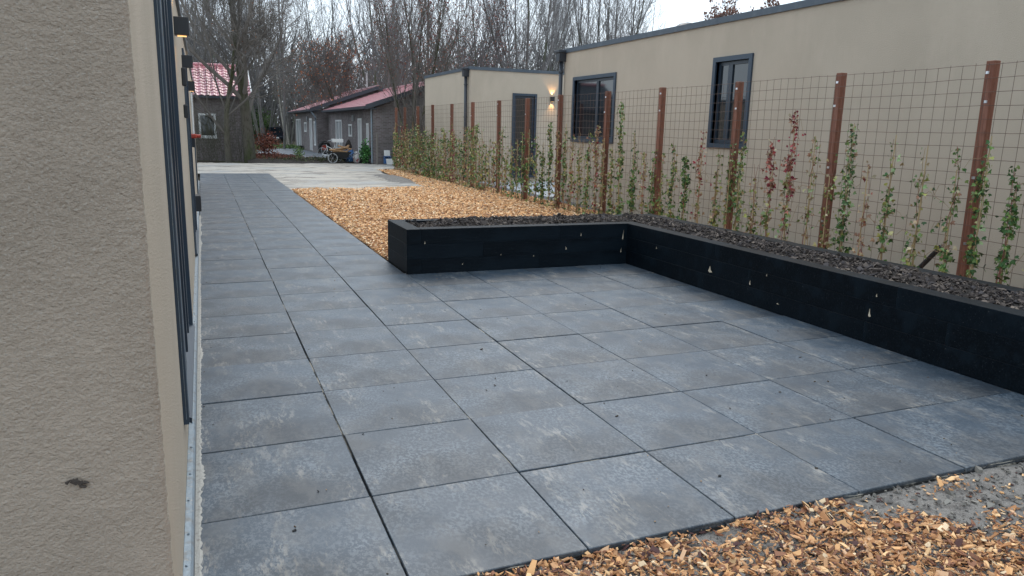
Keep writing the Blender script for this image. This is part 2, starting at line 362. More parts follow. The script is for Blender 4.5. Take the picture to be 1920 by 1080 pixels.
# ------------------------------------------------------------------ paving: every slab an object
def bedz(X, Y): return -.022+.0225*np.clip(4*fbm(X, Y, 1.3, 4)-.1, 0, .72)
V, F = grid(-.125, 5.46, 2.603, 29.84, .04, bedz, keep=lambda x, y: (x < 2.28) | (y < 8.96))
pav = tag(bigmesh('paving_bed', V, F, None, M['bedding']), kind='structure')
MB().box(-.12, 5.45, 2.604, 2.62, -.12, -.03).build('bed_edge', M['bedding'], pav)
def slab_mesh(w, d):
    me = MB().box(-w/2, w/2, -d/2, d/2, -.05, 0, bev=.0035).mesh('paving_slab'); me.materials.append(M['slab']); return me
S = .8; slab = slab_mesh(.793, .793); slabn = {}
for i in range(7):
    for j in range(-1, 33):
        if i > 2 and j > 6: continue
        w, d, me = .793, .793, slab
        x0, y0 = -.118+S*i, 3.408+S*j
        if i == 6: w = 5.455-x0-.004
        if i > 2 and j == 6: d = 8.95-y0-.004+.1
        if w != .793 or d != .793:
            k = (round(w, 3), round(d, 3)); me = slabn.get(k) or slabn.setdefault(k, slab_mesh(w, d))
        o = link('paving_slab', me, pav, (x0+w/2+.003+random.uniform(-.0022, .0022), y0+d/2+.003+random.uniform(-.0028, .0028), random.uniform(-.0026, .0022)))
        o.rotation_euler = (random.uniform(-.0022, .0022), random.uniform(-.0022, .0022), random.uniform(-.0012, .0012))

# wood chips of the field
n = 60000
yy = 10.05+(32.2-10.05)*rng.random(n)**1.35; xx = 2.3+6.0*rng.random(n)
k = infield(xx, yy) & ~((xx > 5.6) & (yy < 10.05)); xx, yy = xx[k], yy[k]
n2 = 9000; y2 = 8.98+1.2*rng.random(n2); x2 = 6.5+1.8*rng.random(n2); y3 = -.5+9.5*rng.random(n2); x3 = 6.5+1.8*rng.random(n2)
xx = np.r_[xx, x2, x3]; yy = np.r_[yy, y2, y3]
zz = fieldz(xx, yy)+.012+.02*rng.random(len(xx))
cc = CHIPCOL[rng.choice(8, len(xx), p=[.22, .22, .12, .17, .06, .13, .02, .06])]
sz = .034+.0011*np.clip(yy-10, 0, 14)
tag(chipmesh('wood_chips', xx, yy, zz, sz, cc, tilt=.45), 'orange tan wood chips spread beside the slab path and under the wire fence', 'wood chips', kind='stuff')
# foreground wood chips, thicker towards the camera, with bare grey sand patches near the slab edge
n = 85000
xx = .1+6.9*rng.random(n); yy = .4+2.2*rng.random(n)
pat = fbm(xx, yy, 1.6, 3)
ridge = np.clip((xx-2.55)/.5, 0, 1)
cover = 1.1-.78*np.clip((yy-2.26+.38*(xx-3)+.25*vnoise(xx, yy, 5))/.16, 0, 1)*ridge-.8*np.exp(-((xx-2.08)**2/.012+(yy-2.54)**2/.006))-2.2*np.clip(pat-.0, 0, 1)*(.35+ridge)
k = rng.random(n) < cover
xx, yy = xx[k], yy[k]
zz = forez(xx, yy)+.004+.030*rng.random(len(xx))
cc = CHIPCOL[rng.choice(8, len(xx), p=[.18, .09, .20, .05, .18, .16, .10, .04])]*.92
tag(chipmesh('foreground_chips', xx, yy, zz, np.minimum(.0165*np.exp(.5*rng.normal(size=len(xx))), .034), cc, tilt=.7, jitter=.35, aspect=(.14, .7), flat=.17), 'coarse tan and brown wood chips mixed with grey sand along the front edge of the patio', 'wood chips', kind='stuff')
n = 9000; xx = 1.2+6*rng.random(n); yy = .6+2.0*rng.random(n); k = rng.random(n) < np.clip(.15+3*fbm(xx, yy, 1.6, 3)+.8*np.clip((yy-2.2+.38*(xx-3))/.2, 0, 1)*np.clip((xx-2.55)/.5, 0, 1), 0, 1); xx, yy = xx[k], yy[k]
tag(chipmesh('sand_clods', xx, yy, forez(xx, yy)+.012*rng.random(len(xx)), .013*np.exp(.4*rng.normal(size=len(xx))), np.array([(.21, .19, .17), (.18, .165, .15), (.24, .22, .19)])[rng.choice(3, len(xx))], tilt=1, jitter=.35, flat=.6, aspect=(.6, 1)), 'grey crumbs and clods of damp sand between the foreground wood chips', 'sand', kind='stuff')
n = 260; xx = 2.6+3*rng.random(n); yy = 2.15+.45*rng.random(n)
tag(chipmesh('stray_chips', xx, yy, forez(xx, yy)+.008, .017*np.exp(.3*rng.normal(size=n)), CHIPCOL[rng.choice(8, n)]*.92, tilt=.4, jitter=.3, flat=.2), 'single tan chips strewn over the bare grey sand at the front right corner of the patio', 'wood chips', kind='stuff')
# litter on slabs
n = 200
xx = -.1+5.4*rng.random(n); yy = 2.7+9*rng.random(n)**1.2; k = (xx < 2.2) | (yy < 8.8); xx, yy = xx[k], yy[k]
cc = np.array([(.05, .035, .02), (.10, .06, .03), (.35, .22, .12), (.03, .03, .03)])[rng.choice(4, len(xx), p=[.4, .25, .1, .25])]
tag(chipmesh('slab_litter', xx, yy, (.003+0*xx), .010*(.5+rng.random(len(xx))), cc, tilt=.3), 'tiny dark crumbs and splinters scattered over the grey slabs', 'litter', kind='stuff')

# ================================================================== LEFT HOUSE (camera stands at its corner)
XW = -.165
LH = empty('stucco_house', (XW, 2.4, 0), 'beige rough stucco wall filling the left side of the photo, with dark door casing', 'house')
# rough front face as relief, wrapped round the corner
nz = 520; nx = 420
xs = np.linspace(-1.9, XW, nx); zs = np.linspace(.065, 3.0, nz)
X, Z = np.meshgrid(xs, zs)
a_ = .6; U_, V_ = X*math.cos(a_)-Z*math.sin(a_), X*math.sin(a_)+Z*math.cos(a_)
rel = .0030*fbm(U_, V_*1.15, 75, 3)+.0016*fbm(X+9, Z+3, 14, 2)
cr = np.clip((X-(XW-.02))/.02, 0, 1)
Yf = 2.4-rel*(1-cr)+.012*cr**2
V = np.stack([X+0*rel, Yf, Z], -1).reshape(-1, 3); i = np.arange(nx*nz).reshape(nz, nx)
F = np.stack([i[:-1, :-1], i[:-1, 1:], i[1:, 1:], i[1:, :-1]], -1).reshape(-1, 4)
V[:, 0] += (np.tile(cr.reshape(-1, 1)[:, 0], 1))*.0035*fbm(V[:, 2], V[:, 2]*0+2, 60, 3)
fo = bigmesh('front_render', V, F, None, M['stucco_front_shaded'], smooth=True); fo.parent = LH; fo.location = -WLOC[LH]; WLOC[fo] = Vector((0, 0, 0))
def wall_x(mb, X0, X1, y0, y1, z0, z1, op):
    """slab between X0 and X1 along y, with rectangular openings (ya, yb, za, zb)"""
    ys = sorted({y0, y1, *[o[0] for o in op], *[o[1] for o in op]})
    for a, b in zip(ys[:-1], ys[1:]):
        cuts = sorted([(o[2], o[3]) for o in op if o[0] <= a+1e-6 and o[1] >= b-1e-6]); z = z0
        for c, d in cuts:
            if c > z: mb.box(X0, X1, a, b, z, c)
            z = d
        if z < z1: mb.box(X0, X1, a, b, z, z1)
def wall_y(mb, Y0, Y1, x0, x1, z0, z1, op):
    xs = sorted({x0, x1, *[o[0] for o in op], *[o[1] for o in op]})
    for a, b in zip(xs[:-1], xs[1:]):
        cuts = sorted([(o[2], o[3]) for o in op if o[0] <= a+1e-6 and o[1] >= b-1e-6]); z = z0
        for c, d in cuts:
            if c > z: mb.box(a, b, Y0, Y1, z, c)
            z = d
        if z < z1: mb.box(a, b, Y0, Y1, z, z1)
D1 = (4.0, 5.85, .33, 2.75); D2 = (10.6, 12.9, .12, 2.62); D3 = (19.6, 20.8, .12, 2.5)
w = MB(); wall_x(w, XW-.3, XW, 2.41, 25, .07, 3.0, [D1, D2, D3])
w.box(-8, XW-.3, 24.7, 25, .07, 3.0); w.box(-8, -7.7, 2.41, 24.7, .07, 3.0); w.box(-7.7, -1.9, 2.41, 2.6, .07, 3.0); w.box(-1.9, XW-.3, 2.43, 2.6, .07, 3.0)
w.build('wall', M['stucco'], LH)
MB().box(-7.9, XW-.3, 2.6, 24.7, -.1, .05).box(-8, XW-.02, 2.42, 25, -.12, .06).build('plinth', M['soil'], LH)
MB().box(-8.05, XW+.03, 2.36, 25.04, 3.0, 3.09).build('roof_edge', M['cap'], LH)
MB().box(-8.0, XW, 2.42, 25.0, 3.09, 3.12).build('roof', M['roofing'], LH)
# zinc base profile
zb = MB()
zb.prism([(-.170, .068), (-.163, .075), (-.137, .073), (-.1285, .062), (-.1285, -.05), (-.170, -.05)], 1, 2.41, 24.98)
zb.build('base_profile', M['zinc'], LH)
rv = MB()
for q in range(22): 
    yq = 2.6+q*.31+random.uniform(-.05, .05); rv.tube([(-.150+random.uniform(-.005, .01), yq, .073), (-.150, yq, .079)], .005, 6)
rv.build('rivets', M['zinc'], LH)['kind'] = 'stuff'
def door(name, D, cw, pr, label=None, mull=1, sill=True):
    ya, yb, za, zb_ = D
    d = MB()
    d.box(XW-.02, XW+pr, ya-cw, ya, za-cw*.25, zb_+cw); d.box(XW-.02, XW+pr, yb, yb+cw, za-cw*.25, zb_+cw); d.box(XW-.02, XW+pr, ya, yb, zb_, zb_+cw)
    o = d.build(name, M['casing'], LH)
    if label: o['label'] = label
    s = MB(); t = .07
    s.box(XW-.05, XW+.004, ya, ya+t, za, zb_); s.box(XW-.05, XW-.012, yb-t, yb, za, zb_); s.box(XW-.05, XW-.012, ya+t, yb-t, zb_-t, zb_); s.box(XW-.05, XW-.012, ya+t, yb-t, za, za+t)
    for q in range(mull): yq = ya+(yb-ya)*(q+1)/(mull+1); s.box(XW-.045, XW+.012, yq-.045, yq+.045, za+t, zb_-t)
    s.box(XW-.30, XW-.052, yb-.004, yb-.001, za, zb_); s.build('sash', M['sash'], o)
    MB().box(XW-.036, XW-.030, ya+t, yb-t, za+t, zb_-t).build('pane', M['glass'], o)
    if sill: MB().prism([(XW-.012, za+.012), (XW+pr+.012, za-.012), (XW+pr+.012, za-.04), (XW-.012, za-.02)], 1, ya-cw*.6, yb+cw*.6).build('sill', M['sash'], o)
    g = MB()
    for yy_ in (ya-cw*.45,): g.box(XW+pr, XW+pr+.002, yy_-.003, yy_+.003, za, zb_+cw*.5)
    g.box(XW+pr-.012, XW+pr-.010, ya-cw-.002, ya-cw, za, zb_+cw*.5); g.build('trim_line', M['zinc'], o)
    return o
door('sliding_door', D1, .11, .026, mull=3)
d2 = door('window', D2, .09, .022, mull=2)
door('window', D3, .09, .022, mull=1)
def wall_lamp(P, ax, sgn, parent, warm, hgt=.15, wd=.11, up=True, energy=1.2, down=True):
    """cube up-and-down lamp whose back sits on the wall at point P (ax: wall normal axis)"""
    x, y, z = P; b = MB()
    if ax == 0: b.box(x, x+sgn*wd, y-wd/2, y+wd/2, z-hgt/2, z+hgt/2, bev=.004)
    else: b.box(x-wd/2, x+wd/2, y, y+sgn*wd, z-hgt/2, z+hgt/2, bev=.004)
    o = b.build('wall_lamp', M['black'], parent)
    for dz in ([1] if up else [])+([-1] if down else []) if energy > .1 else ():
        g = MB(); zz_ = z+dz*(hgt/2+.003)
        c = (x+sgn*wd/2, y) if ax == 0 else (x, y+sgn*wd/2)
        g.box(c[0]-wd*.3, c[0]+wd*.3, c[1]-wd*.3, c[1]+wd*.3, zz_-.0045, zz_-.0015)
        g.build('lamp_opening', M['glow'], o)
        ld = bpy.data.lights.new('lamp_light', 'SPOT'); ld.energy = energy*2.6; ld.color = (1, .56, .22); ld.spot_size = R(85); ld.spot_blend = .6; ld.shadow_soft_size = .02
        lo = bpy.data.objects.new('lamp_light', ld); COL.objects.link(lo); lo.parent = o
        lo.location = Vector((c[0], c[1], z+dz*(hgt/2+.01)))-WLOC[o]; lo.rotation_euler = (0 if dz < 0 else math.pi, 0, 0)
    return o
wall_lamp((XW, 7.4, 2.62), 0, 1, LH, True, hgt=.15, wd=.12, energy=3)
wall_lamp((XW, 10.1, 2.52), 0, 1, LH, True, hgt=.14, wd=.12, energy=.01)
wall_lamp((XW, 14.8, 2.44), 0, 1, LH, True, hgt=.17, wd=.11, energy=3)
MB().box(XW, XW+.05, 9.3, 9.42, 2.20, 2.40, bev=.01).build('blind_box', M['black'], LH)
MB().box(XW, XW+.045, 9.25, 9.37, 1.85, 2.0, bev=.01).build('door_handle', M['black'], LH)
rd = MB(); rd.box(XW, XW+.10, 12.98, 13.14, 1.56, 1.63, bev=.015); rd.tube([(XW+.1, 13.06, 1.595), (XW+.16, 13.06, 1.595)], .028, 8)
hb = rd.build('hose_bracket', M['red'], LH)
MB().tube([(XW+.05, 13.06, 1.63), (XW+.05, 13.06, 1.68)], .02, 8).build('knob', M['white'], hb)
MB().box(XW, XW+.07, 12.99, 13.12, 1.42, 1.56, bev=.01).build('lock_case', M['black'], hb)
MB().tube([(XW+.03, 15.6, 1.5), (XW+.03, 15.6, 2.35)], .02, 8).build('white_pipe', M['white'], LH)
lb = MB().box(XW, XW+.10, 13.4, 13.75, .36, .62, bev=.01).build('wall_box', M['black'], LH)
# blemish on the front face
b = MB()
for q in range(16):
    a = random.random()*6.28; r0 = random.random()*.022
    c = (-.405+1.5*r0*math.cos(a), 2.393, .735+r0*math.sin(a)*.8); b.tube([c, (c[0]+random.uniform(-.016, .016), 2.388, c[2]+random.uniform(-.008, .012))], [.006, .002], 5)
b.build('blemish', M['blob'], LH)
# spilled sand along the joint of wall and slabs
n = 600; ys = np.linspace(2.9, 16, n); wd = .012+.05*np.clip(fbm(ys, ys*0, 1.7, 4), 0, 1)+.012*rng.random(n)
V = []; 
for q in range(n):
    V += [(-.127, ys[q], .002), (-.118+wd[q]*.5, ys[q], .006), (-.118+wd[q], ys[q], .0005)]
i = np.arange(n-1)*3
F = np.concatenate([np.stack([i, i+1, i+4, i+3], -1), np.stack([i+1, i+2, i+5, i+4], -1)])
tag(bigmesh('sand_spill', V, F, None, M['mortar']), 'ragged strip of pale sand lying on the slabs along the foot of the left wall', 'sand', kind='stuff')

# ================================================================== RIGHT STUCCO BUILDING
XB = 9.0; HB = 3.9
W1 = (15.72, 17.74, 1.64, 3.10); W2 = (11.0, 11.93, 1.66, 3.14)
RB = empty('stucco_building', (XB, 18.4, 0), 'long flat-roofed beige stucco building behind the wire fence, with two dark framed windows', 'building')
w = MB(); wall_x(w, XB, XB+.3, -6, 18.4, -.05, HB, [W1, W2]); w.box(XB+.3, 17, 18.1, 18.4, -.05, HB); w.box(16.7, 17, -6, 18.1, -.05, HB); w.box(XB+.3, 16.7, -6, -5.7, -.05, HB)
w.build('wall', M['stucco'], RB)
c = MB(); c.box(XB-.035, XB+.02, -6.03, 18.44, HB-.075, HB+.035); c.box(XB+.02, 17.03, 18.4, 18.44, HB-.075, HB+.035); c.box(XB+.02, XB+.3, -6.03, 18.4, HB, HB+.033)
ce = c.build('roof_edge', M['cap'], RB)
for yq in (3, 6, 9, 12, 15): MB().box(XB-.038, XB-.0355, yq-.02, yq+.02, HB-.08, HB+.038).build('edge_joint', M['cap'], ce)
MB().box(XB+.3, 16.7, -5.7, 18.1, HB-.15, HB-.1).build('roof', M['roofing'], RB)
vt = MB(); vt.tube([(9.75, 14.05, HB-.1), (9.75, 14.05, HB+.12)], .11, 14); vt.tube([(9.75, 14.05, HB+.12), (9.75, 14.05, HB+.16), (9.75, 14.05, HB+.22), (9.75, 14.05, HB+.25)], [.25, .26, .17, .04], 18)
vt.build('roof_vent', M['pipe'], RB, smooth=False)
def bwindow(D, parent, split=None, cw=.085):
    ya, yb, za, zb_ = D; d = MB(); X0 = XB
    d.box(X0-.035, X0+.12, ya-cw, ya, za-cw, zb_+cw); d.box(X0-.035, X0+.12, yb, yb+cw, za-cw, zb_+cw); d.box(X0-.035, X0+.12, ya, yb, zb_, zb_+cw); d.box(X0-.035, X0+.12, ya, yb, za-cw, za)
    o = d.build('window', M['casing'], parent)
    s = MB(); t = .065
    def fr(a, b, x):
        s.box(x, x+.05, a, a+t, za+.005, zb_-.005); s.box(x, x+.05, b-t, b, za+.005, zb_-.005); s.box(x, x+.05, a+t, b-t, zb_-t, zb_-.005); s.box(x, x+.05, a+t, b-t, za+.005, za+t)
    cuts = [ya+.004, yb-.004] if split is None else [ya+.004, ya+(yb-ya)*split, yb-.004]
    for k_, (a, b) in enumerate(zip(cuts[:-1], cuts[1:])):
        fr(a+.002, b-.002, X0+.035+.012*k_)
        MB().box(X0+.06, X0+.066, a+t, b-t, za+t, zb_-t).build('pane', M['glass'], o)
    s.build('sash', M['sash'], o)
    return o
bwindow(W1, RB, .44); bwindow(W2, RB, .62)
for D in (W1, W2):
    pass
def downpipe(x, y, ztop, parent, hop=.26, r=.05):
    p = MB().tube([(x, y, .05), (x, y, ztop-.25)], r, 12).build('downpipe', M['pipe'], parent, smooth=True)
    h = MB(); a = hop/2
    h.box(x-a, x+a, y-a, y+a, ztop-.05, ztop+.02, bev=.008); h.prism([(y-a*.8, ztop-.05), (y+a*.8, ztop-.05), (y+a*.62, ztop-.27), (y-a*.62, ztop-.27)], 0, x-a*.75, x+a*.75)
    h.build('hopper', M['pipe'], p)
    for z in (1.0, 2.2, ztop-.55): MB().tube([(x, y, z), (x, y, z+.04)], r+.012, 12).build('pipe_bracket', M['pipe'], p)
    return p
downpipe(XB-.09, 18.42, HB-.02, RB, .30, .055)
# strut and pipe lying behind the near posts
s = MB(); s.tube([(8.35, 6.75, .05), (8.35, 6.36, .53)], .03, 10)
st = tag(s.build('prop_tube', M['rubber'], None), 'black foam-wrapped tube leaning by the stucco wall behind the nearest brown post', 'tube')
MB().tube([(8.35, 6.36, .53), (8.35, 6.29, .61)], .014, 8).build('tube_end', M['steel'], st)

# ================================================================== ANNEX (lower building further back)
AX, AY, HA = 8.57, 24.7, 3.86
AB = empty('stucco_annex', (AX, AY, 0), 'smaller flat-roofed beige stucco annex beyond the fence with a tall dark door', 'building')
DD = (10.19, 10.96, .25, 3.0)
w = MB(); wall_y(w, AY, AY+.3, AX, 16.5, -.05, HA, [DD]); w.box(AX, AX+.3, AY+.3, 30.4, -.05, HA); w.box(AX+.3, 16.5, 30.1, 30.4, -.05, HA); w.box(16.2, 16.5, AY+.3, 30.1, -.05, HA)
w.build('wall', M['stucco'], AB)
c = MB(); c.box(AX-.035, 16.53, AY-.035, AY+.02, HA-.07, HA+.035); c.box(AX-.035, AX+.02, AY+.02, 30.44, HA-.07, HA+.035)
c.build('roof_edge', M['cap'], AB); MB().box(AX+.02, 16.2, AY+.02, 30.1, HA-.02, HA+.02).build('roof', M['roofing'], AB)
downpipe(AX-.09, AY+.28, HA-.02, AB, .28, .055)
xa, xb, za, zb_ = DD; cw = .08
d = MB(); d.box(xa-cw, xa, AY-.03, AY+.1, za, zb_+cw); d.box(xb, xb+cw, AY-.03, AY+.1, za, zb_+cw); d.box(xa, xb, AY-.03, AY+.1, zb_, zb_+cw); d.box(xa-cw, xb+cw, AY-.03, AY+.1, za-cw, za)
do = d.build('door', M['casing'], AB)
s = MB(); t = .08; s.box(xa+.003, xa+t, AY+.03, AY+.08, za+.003, zb_-.003); s.box(xb-t, xb-.003, AY+.03, AY+.08, za+.003, zb_-.003); s.box(xa+t, xb-t, AY+.03, AY+.08, zb_-t, zb_-.003); s.box(xa+t, xb-t, AY+.03, AY+.08, za+.003, za+t)
s.build('sash', M['sash'], do); MB().box(xa+t, xb-t, AY+.05, AY+.056, za+t, zb_-t).build('pane', M['glass'], do)
MB().box(xb-.075, xb-.045, AY-.0, AY+.03, 1.25, 1.45, bev=.005).build('door_handle', M['steel'], do)
wall_lamp((11.62, AY, 2.93), 1, -1, AB, True, hgt=.16, wd=.12, energy=6)

# ================================================================== RAISED PLANTER
PL = empty('raised_planter', (2.29, 8.95, 0), 'low L-shaped raised bed of black stained timber sleepers on the edge of the slab patio', 'planter')
T = .19; ch = .19
def beam(x0, x1, y0, y1, k):
    g = .0005; o = MB().box(x0+g, x1-g, y0+g, y1-g, k*ch+.0004, (k+1)*ch-.0004, bev=.0028).build('sleeper', M['planter'], PL); 
    return o
PX0, PX1, PX2, PY0, PY1 = 2.29, 5.45, 6.50, 8.95, 10.0
for k in range(3):
    # front wall of the left leg, staggered joints
    f0 = PX0+(T if k != 1 else 0)
    cuts = [f0]+[[4.1], [3.3], [4.4]][k]+[PX1+(T if k != 1 else 0)]
    for a, b in zip(cuts[:-1], cuts[1:]): beam(a, b, PY0, PY0+T, k)
    beam(PX0, PX0+T, PY0+(0 if k != 1 else T), PY1, k)
    cuts = [PX0+T]+[[4.0], [4.9], [3.7]][k]+[PX2-T]
    for a, b in zip(cuts[:-1], cuts[1:]): beam(a, b, PY1-T, PY1, k)
    cuts = [PY0+(0 if k != 1 else T)]+[[7.2, 4.8, 2.4], [6.4, 4.0, 1.6], [7.0, 4.5, 2.1]][k]+[-.4]
    for a, b in zip(cuts[1:], cuts[:-1]): beam(PX1, PX1+T, a, b, k)
    cuts = [PY1]+[[8.0, 5.6, 3.2, .8], [7.1, 4.7, 2.3], [8.4, 5.9, 3.5, 1.1]][k]+[-.4]
    for a, b in zip(cuts[1:], cuts[:-1]): beam(PX2-T, PX2, a, b, k)
# pale nicks where the stain missed the wood
def nick(P, ax, w, h, lean):
    w *= .75; h *= .8
    x, y, z = P; pts = [(-w, 0), (-w*.2, h*.35), (lean, h), (w*.6, h*.5), (w, .1*h), (w*.2, -h*.12)]
    m_ = MB()
    if ax == 1: m_.raw([(x+a, y, z+b) for a, b in pts]+[(x+a, y+.004, z+b) for a, b in pts], [tuple(range(6))]+[(i, (i+1) % 6, 6+(i+1) % 6, 6+i) for i in range(6)])
    else: m_.raw([(x, y+a, z+b) for a, b in pts]+[(x+.004, y+a, z+b) for a, b in pts], [tuple(range(6))]+[(i, (i+1) % 6, 6+(i+1) % 6, 6+i) for i in range(6)])
    m_.build('wood_nick', M['nick'], PL)
for (x, z, w_, h, l) in [(2.52, .385, .008, .045, 0), (3.55, .20, .007, .02, .004), (4.72, .42, .008, .05, 0), (4.50, .24, .011, .05, -.01), (3.02, .10, .009, .022, .01), (4.02, .165, .009, .02, .005), (5.38, .36, .014, .15, .012), (5.36, .17, .010, .08, .01)]:
    nick((x, PY0-.002, z), 1, w_, h, l)
for (y, z, w_, h, l) in [(7.05, .23, .05, .085, .01), (6.35, .22, .012, .06, -.004), (4.75, .25, .018, .085, .004), (6.1, .36, .008, .03, 0), (8.2, .33, .010, .03, 0), (4.7, .44, .01, .03, .0), (5.9, .10, .022, .015, 0)]:
    nick((PX1-.002, y, z), 0, w_, h, l)
# soil and bark in the planter
def inpl(x, y): return ((x > PX0+T-.01) & (x < PX2-T+.01) & (y > PY0+T-.01) & (y < PY1-T+.01)) | ((x > PX1+T-.01) & (x < PX2-T+.01) & (y > -.3) & (y < PY1-T+.01))
def soilz(x, y):
    ea = np.clip(np.minimum(y-(PY0+T), np.where(x > PX1+T, .3, 9))/.2, 0, 1); 
    return .52+.02*np.clip((x-2.6)/2.5, 0, 1)+.045*np.sin(np.clip(((x-PX1-T)/.67), 0, 1)*math.pi)*(x > PX1+T)+.05*ea*(x <= PX1+T)*np.clip((x-2.5)/.6, 0, 1)+.045*fbm(x, y, 5, 3)
V, F = grid(PX0+T, PX2-T, -.3, PY1-T, .035, soilz, keep=inpl)
so = bigmesh('planter_soil', V, F, None, M['soil'], smooth=True); tag(so, 'dark soil filling the black timber raised bed', 'soil', kind='stuff')
n = 60000; xx = PX0+T+.02+(PX2-PX0-2*T-.04)*rng.random(n); yy = 1.5+(PY1-T-1.52)*rng.random(n); k = inpl(xx, yy); xx, yy = xx[k], yy[k]
BK = np.array([(.078, .062, .053), (.046, .036, .031), (.12, .095, .080), (.19, .15, .12), (.06, .052, .052), (.022, .017, .016)])
tag(chipmesh('bark_mulch', xx, yy, soilz(xx, yy)+.004+.014*rng.random(len(xx)), .019*np.exp(.45*rng.normal(size=len(xx))), BK[rng.choice(6, len(xx), p=[.25, .25, .17, .06, .15, .12])], tilt=.8, flat=.3, jitter=.3, aspect=(.3, .9)), 'dark grey brown bark flakes lying on the soil of the raised bed', 'bark mulch', kind='stuff')
# a few clods that sit on the rim
n = 40; xx = PX0+T+3.2*rng.random(n); yy = PY1-T+.16*rng.random(n)
tag(chipmesh('rim_clods', xx, yy, .575+0*xx, .03, BK[rng.choice(6, n)], tilt=.4, flat=.5), 'dark crumbs of bark spilled on the back rim of the raised bed', 'bark crumbs', kind='stuff')

# ================================================================== FENCE
FX = 7.70
PY = [-.6, 1.5, 3.55, 5.61, 7.68, 9.70, 11.82, 13.82, 16.03, 17.96, 19.96, 22.2, 24.33, 26.53, 28.6, 30.6, 32.1]
FE = empty('wire_fence', (FX, 5.6, 0), 'tall rusty wire mesh fence on square red-brown timber posts in front of the stucco building', 'fence')
for k, y in enumerate(PY):
    lean = random.uniform(-.006, .006); h = 2.63+random.uniform(-.02, .02); a = .048
    b = MB().box(-a, a, -a, a, 0, h+.12, bev=.006)
    o = b.build('fence_post', M['post'], FE, origin=(0, 0, 0)); o.location = (FX+.075-FX, y-5.6, -.12); o.rotation_euler = (lean, random.uniform(-.005, .005), random.uniform(-.03, .03)); WLOC[o] = Vector((FX+.075, y, -.12))
    for z in (2.52, 2.22, 1.42, .7):
        if random.random() < .8 or k == 3:
            c = MB().box(-a-.008, -a+.0, -.018, .018, z-.014+.12, z+.014+.12).build('staple', M['steel'], o, origin=(0, 0, 0)); c.location = (0, random.uniform(-.02, .02), 0)
ztop = 2.60
for k in range(len(PY)-1):
    y0, y1 = PY[k], PY[k+1]; w = MB(); r = .0026; nv = max(3, round((y1-y0)/.146)); sag = random.uniform(-.01, .01)
    for q in range(nv+1 if k == len(PY)-2 else nv):
        y = y0+(y1-y0)*q/nv; bow = .012*math.sin(q*1.3+k)
        w.tube([(FX-.012, y, .02), (FX-.012+bow, y+.004*math.sin(q), 1.3), (FX-.012, y+sag*.5, ztop+.0+random.uniform(0, .02))], r, 4, cap=False)
    nh = 19
    for q in range(nh):
        z = .06+(ztop-.06)*q/(nh-1); ys = np.linspace(y0, y1, 7); w.tube([(FX-.016+.010*math.sin(u*2.2+q+k), u, z+sag*math.sin((u-y0)/(y1-y0)*math.pi)+.004*math.sin(u*9+q)) for u in ys], r, 4, cap=False)
    w.build('wire_panel', M['wire'], FE, normals=False)

# ================================================================== CLIMBING PLANTS
GREEN = [(.075, .15, .038), (.045, .105, .032), (.12, .20, .05), (.18, .24, .07), (.04, .085, .033)]
YEL = [(.33, .33, .09), (.25, .28, .08), (.42, .38, .17), (.12, .18, .05), (.36, .26, .12)]
RED = [(.30, .035, .045), (.20, .02, .04), (.42, .14, .10), (.34, .20, .13), (.16, .03, .03)]
TAN = [(.42, .30, .18), (.36, .22, .13), (.46, .38, .24), (.30, .16, .10)]
PALE = [(.26, .34, .16), (.20, .30, .12)]
def leafpts(sz):
    # five-lobed leaf outline, folded along the midrib
    L = np.array([(0, 0, 0), (-.42, .12, .05), (-.50, .48, .10), (-.22, .50, .03), (0, 1.0, -.05), (.22, .50, .03), (.50, .48, .10), (.42, .12, .05), (0, .45, -.04)])*sz
    return L, [(0, 1, 8), (1, 2, 8), (2, 3, 8), (3, 4, 8), (4, 5, 8), (5, 6, 8), (6, 7, 8), (7, 0, 8)]
def rotm(a, b, c):
    ca, sa, cb, sb, cc_, sc_ = math.cos(a), math.sin(a), math.cos(b), math.sin(b), math.cos(c), math.sin(c)
    return np.array([[ca, -sa, 0], [sa, ca, 0], [0, 0, 1]])@np.array([[cb, 0, sb], [0, 1, 0], [-sb, 0, cb]])@np.array([[1, 0, 0], [0, cc_, -sc_], [0, sc_, cc_]])
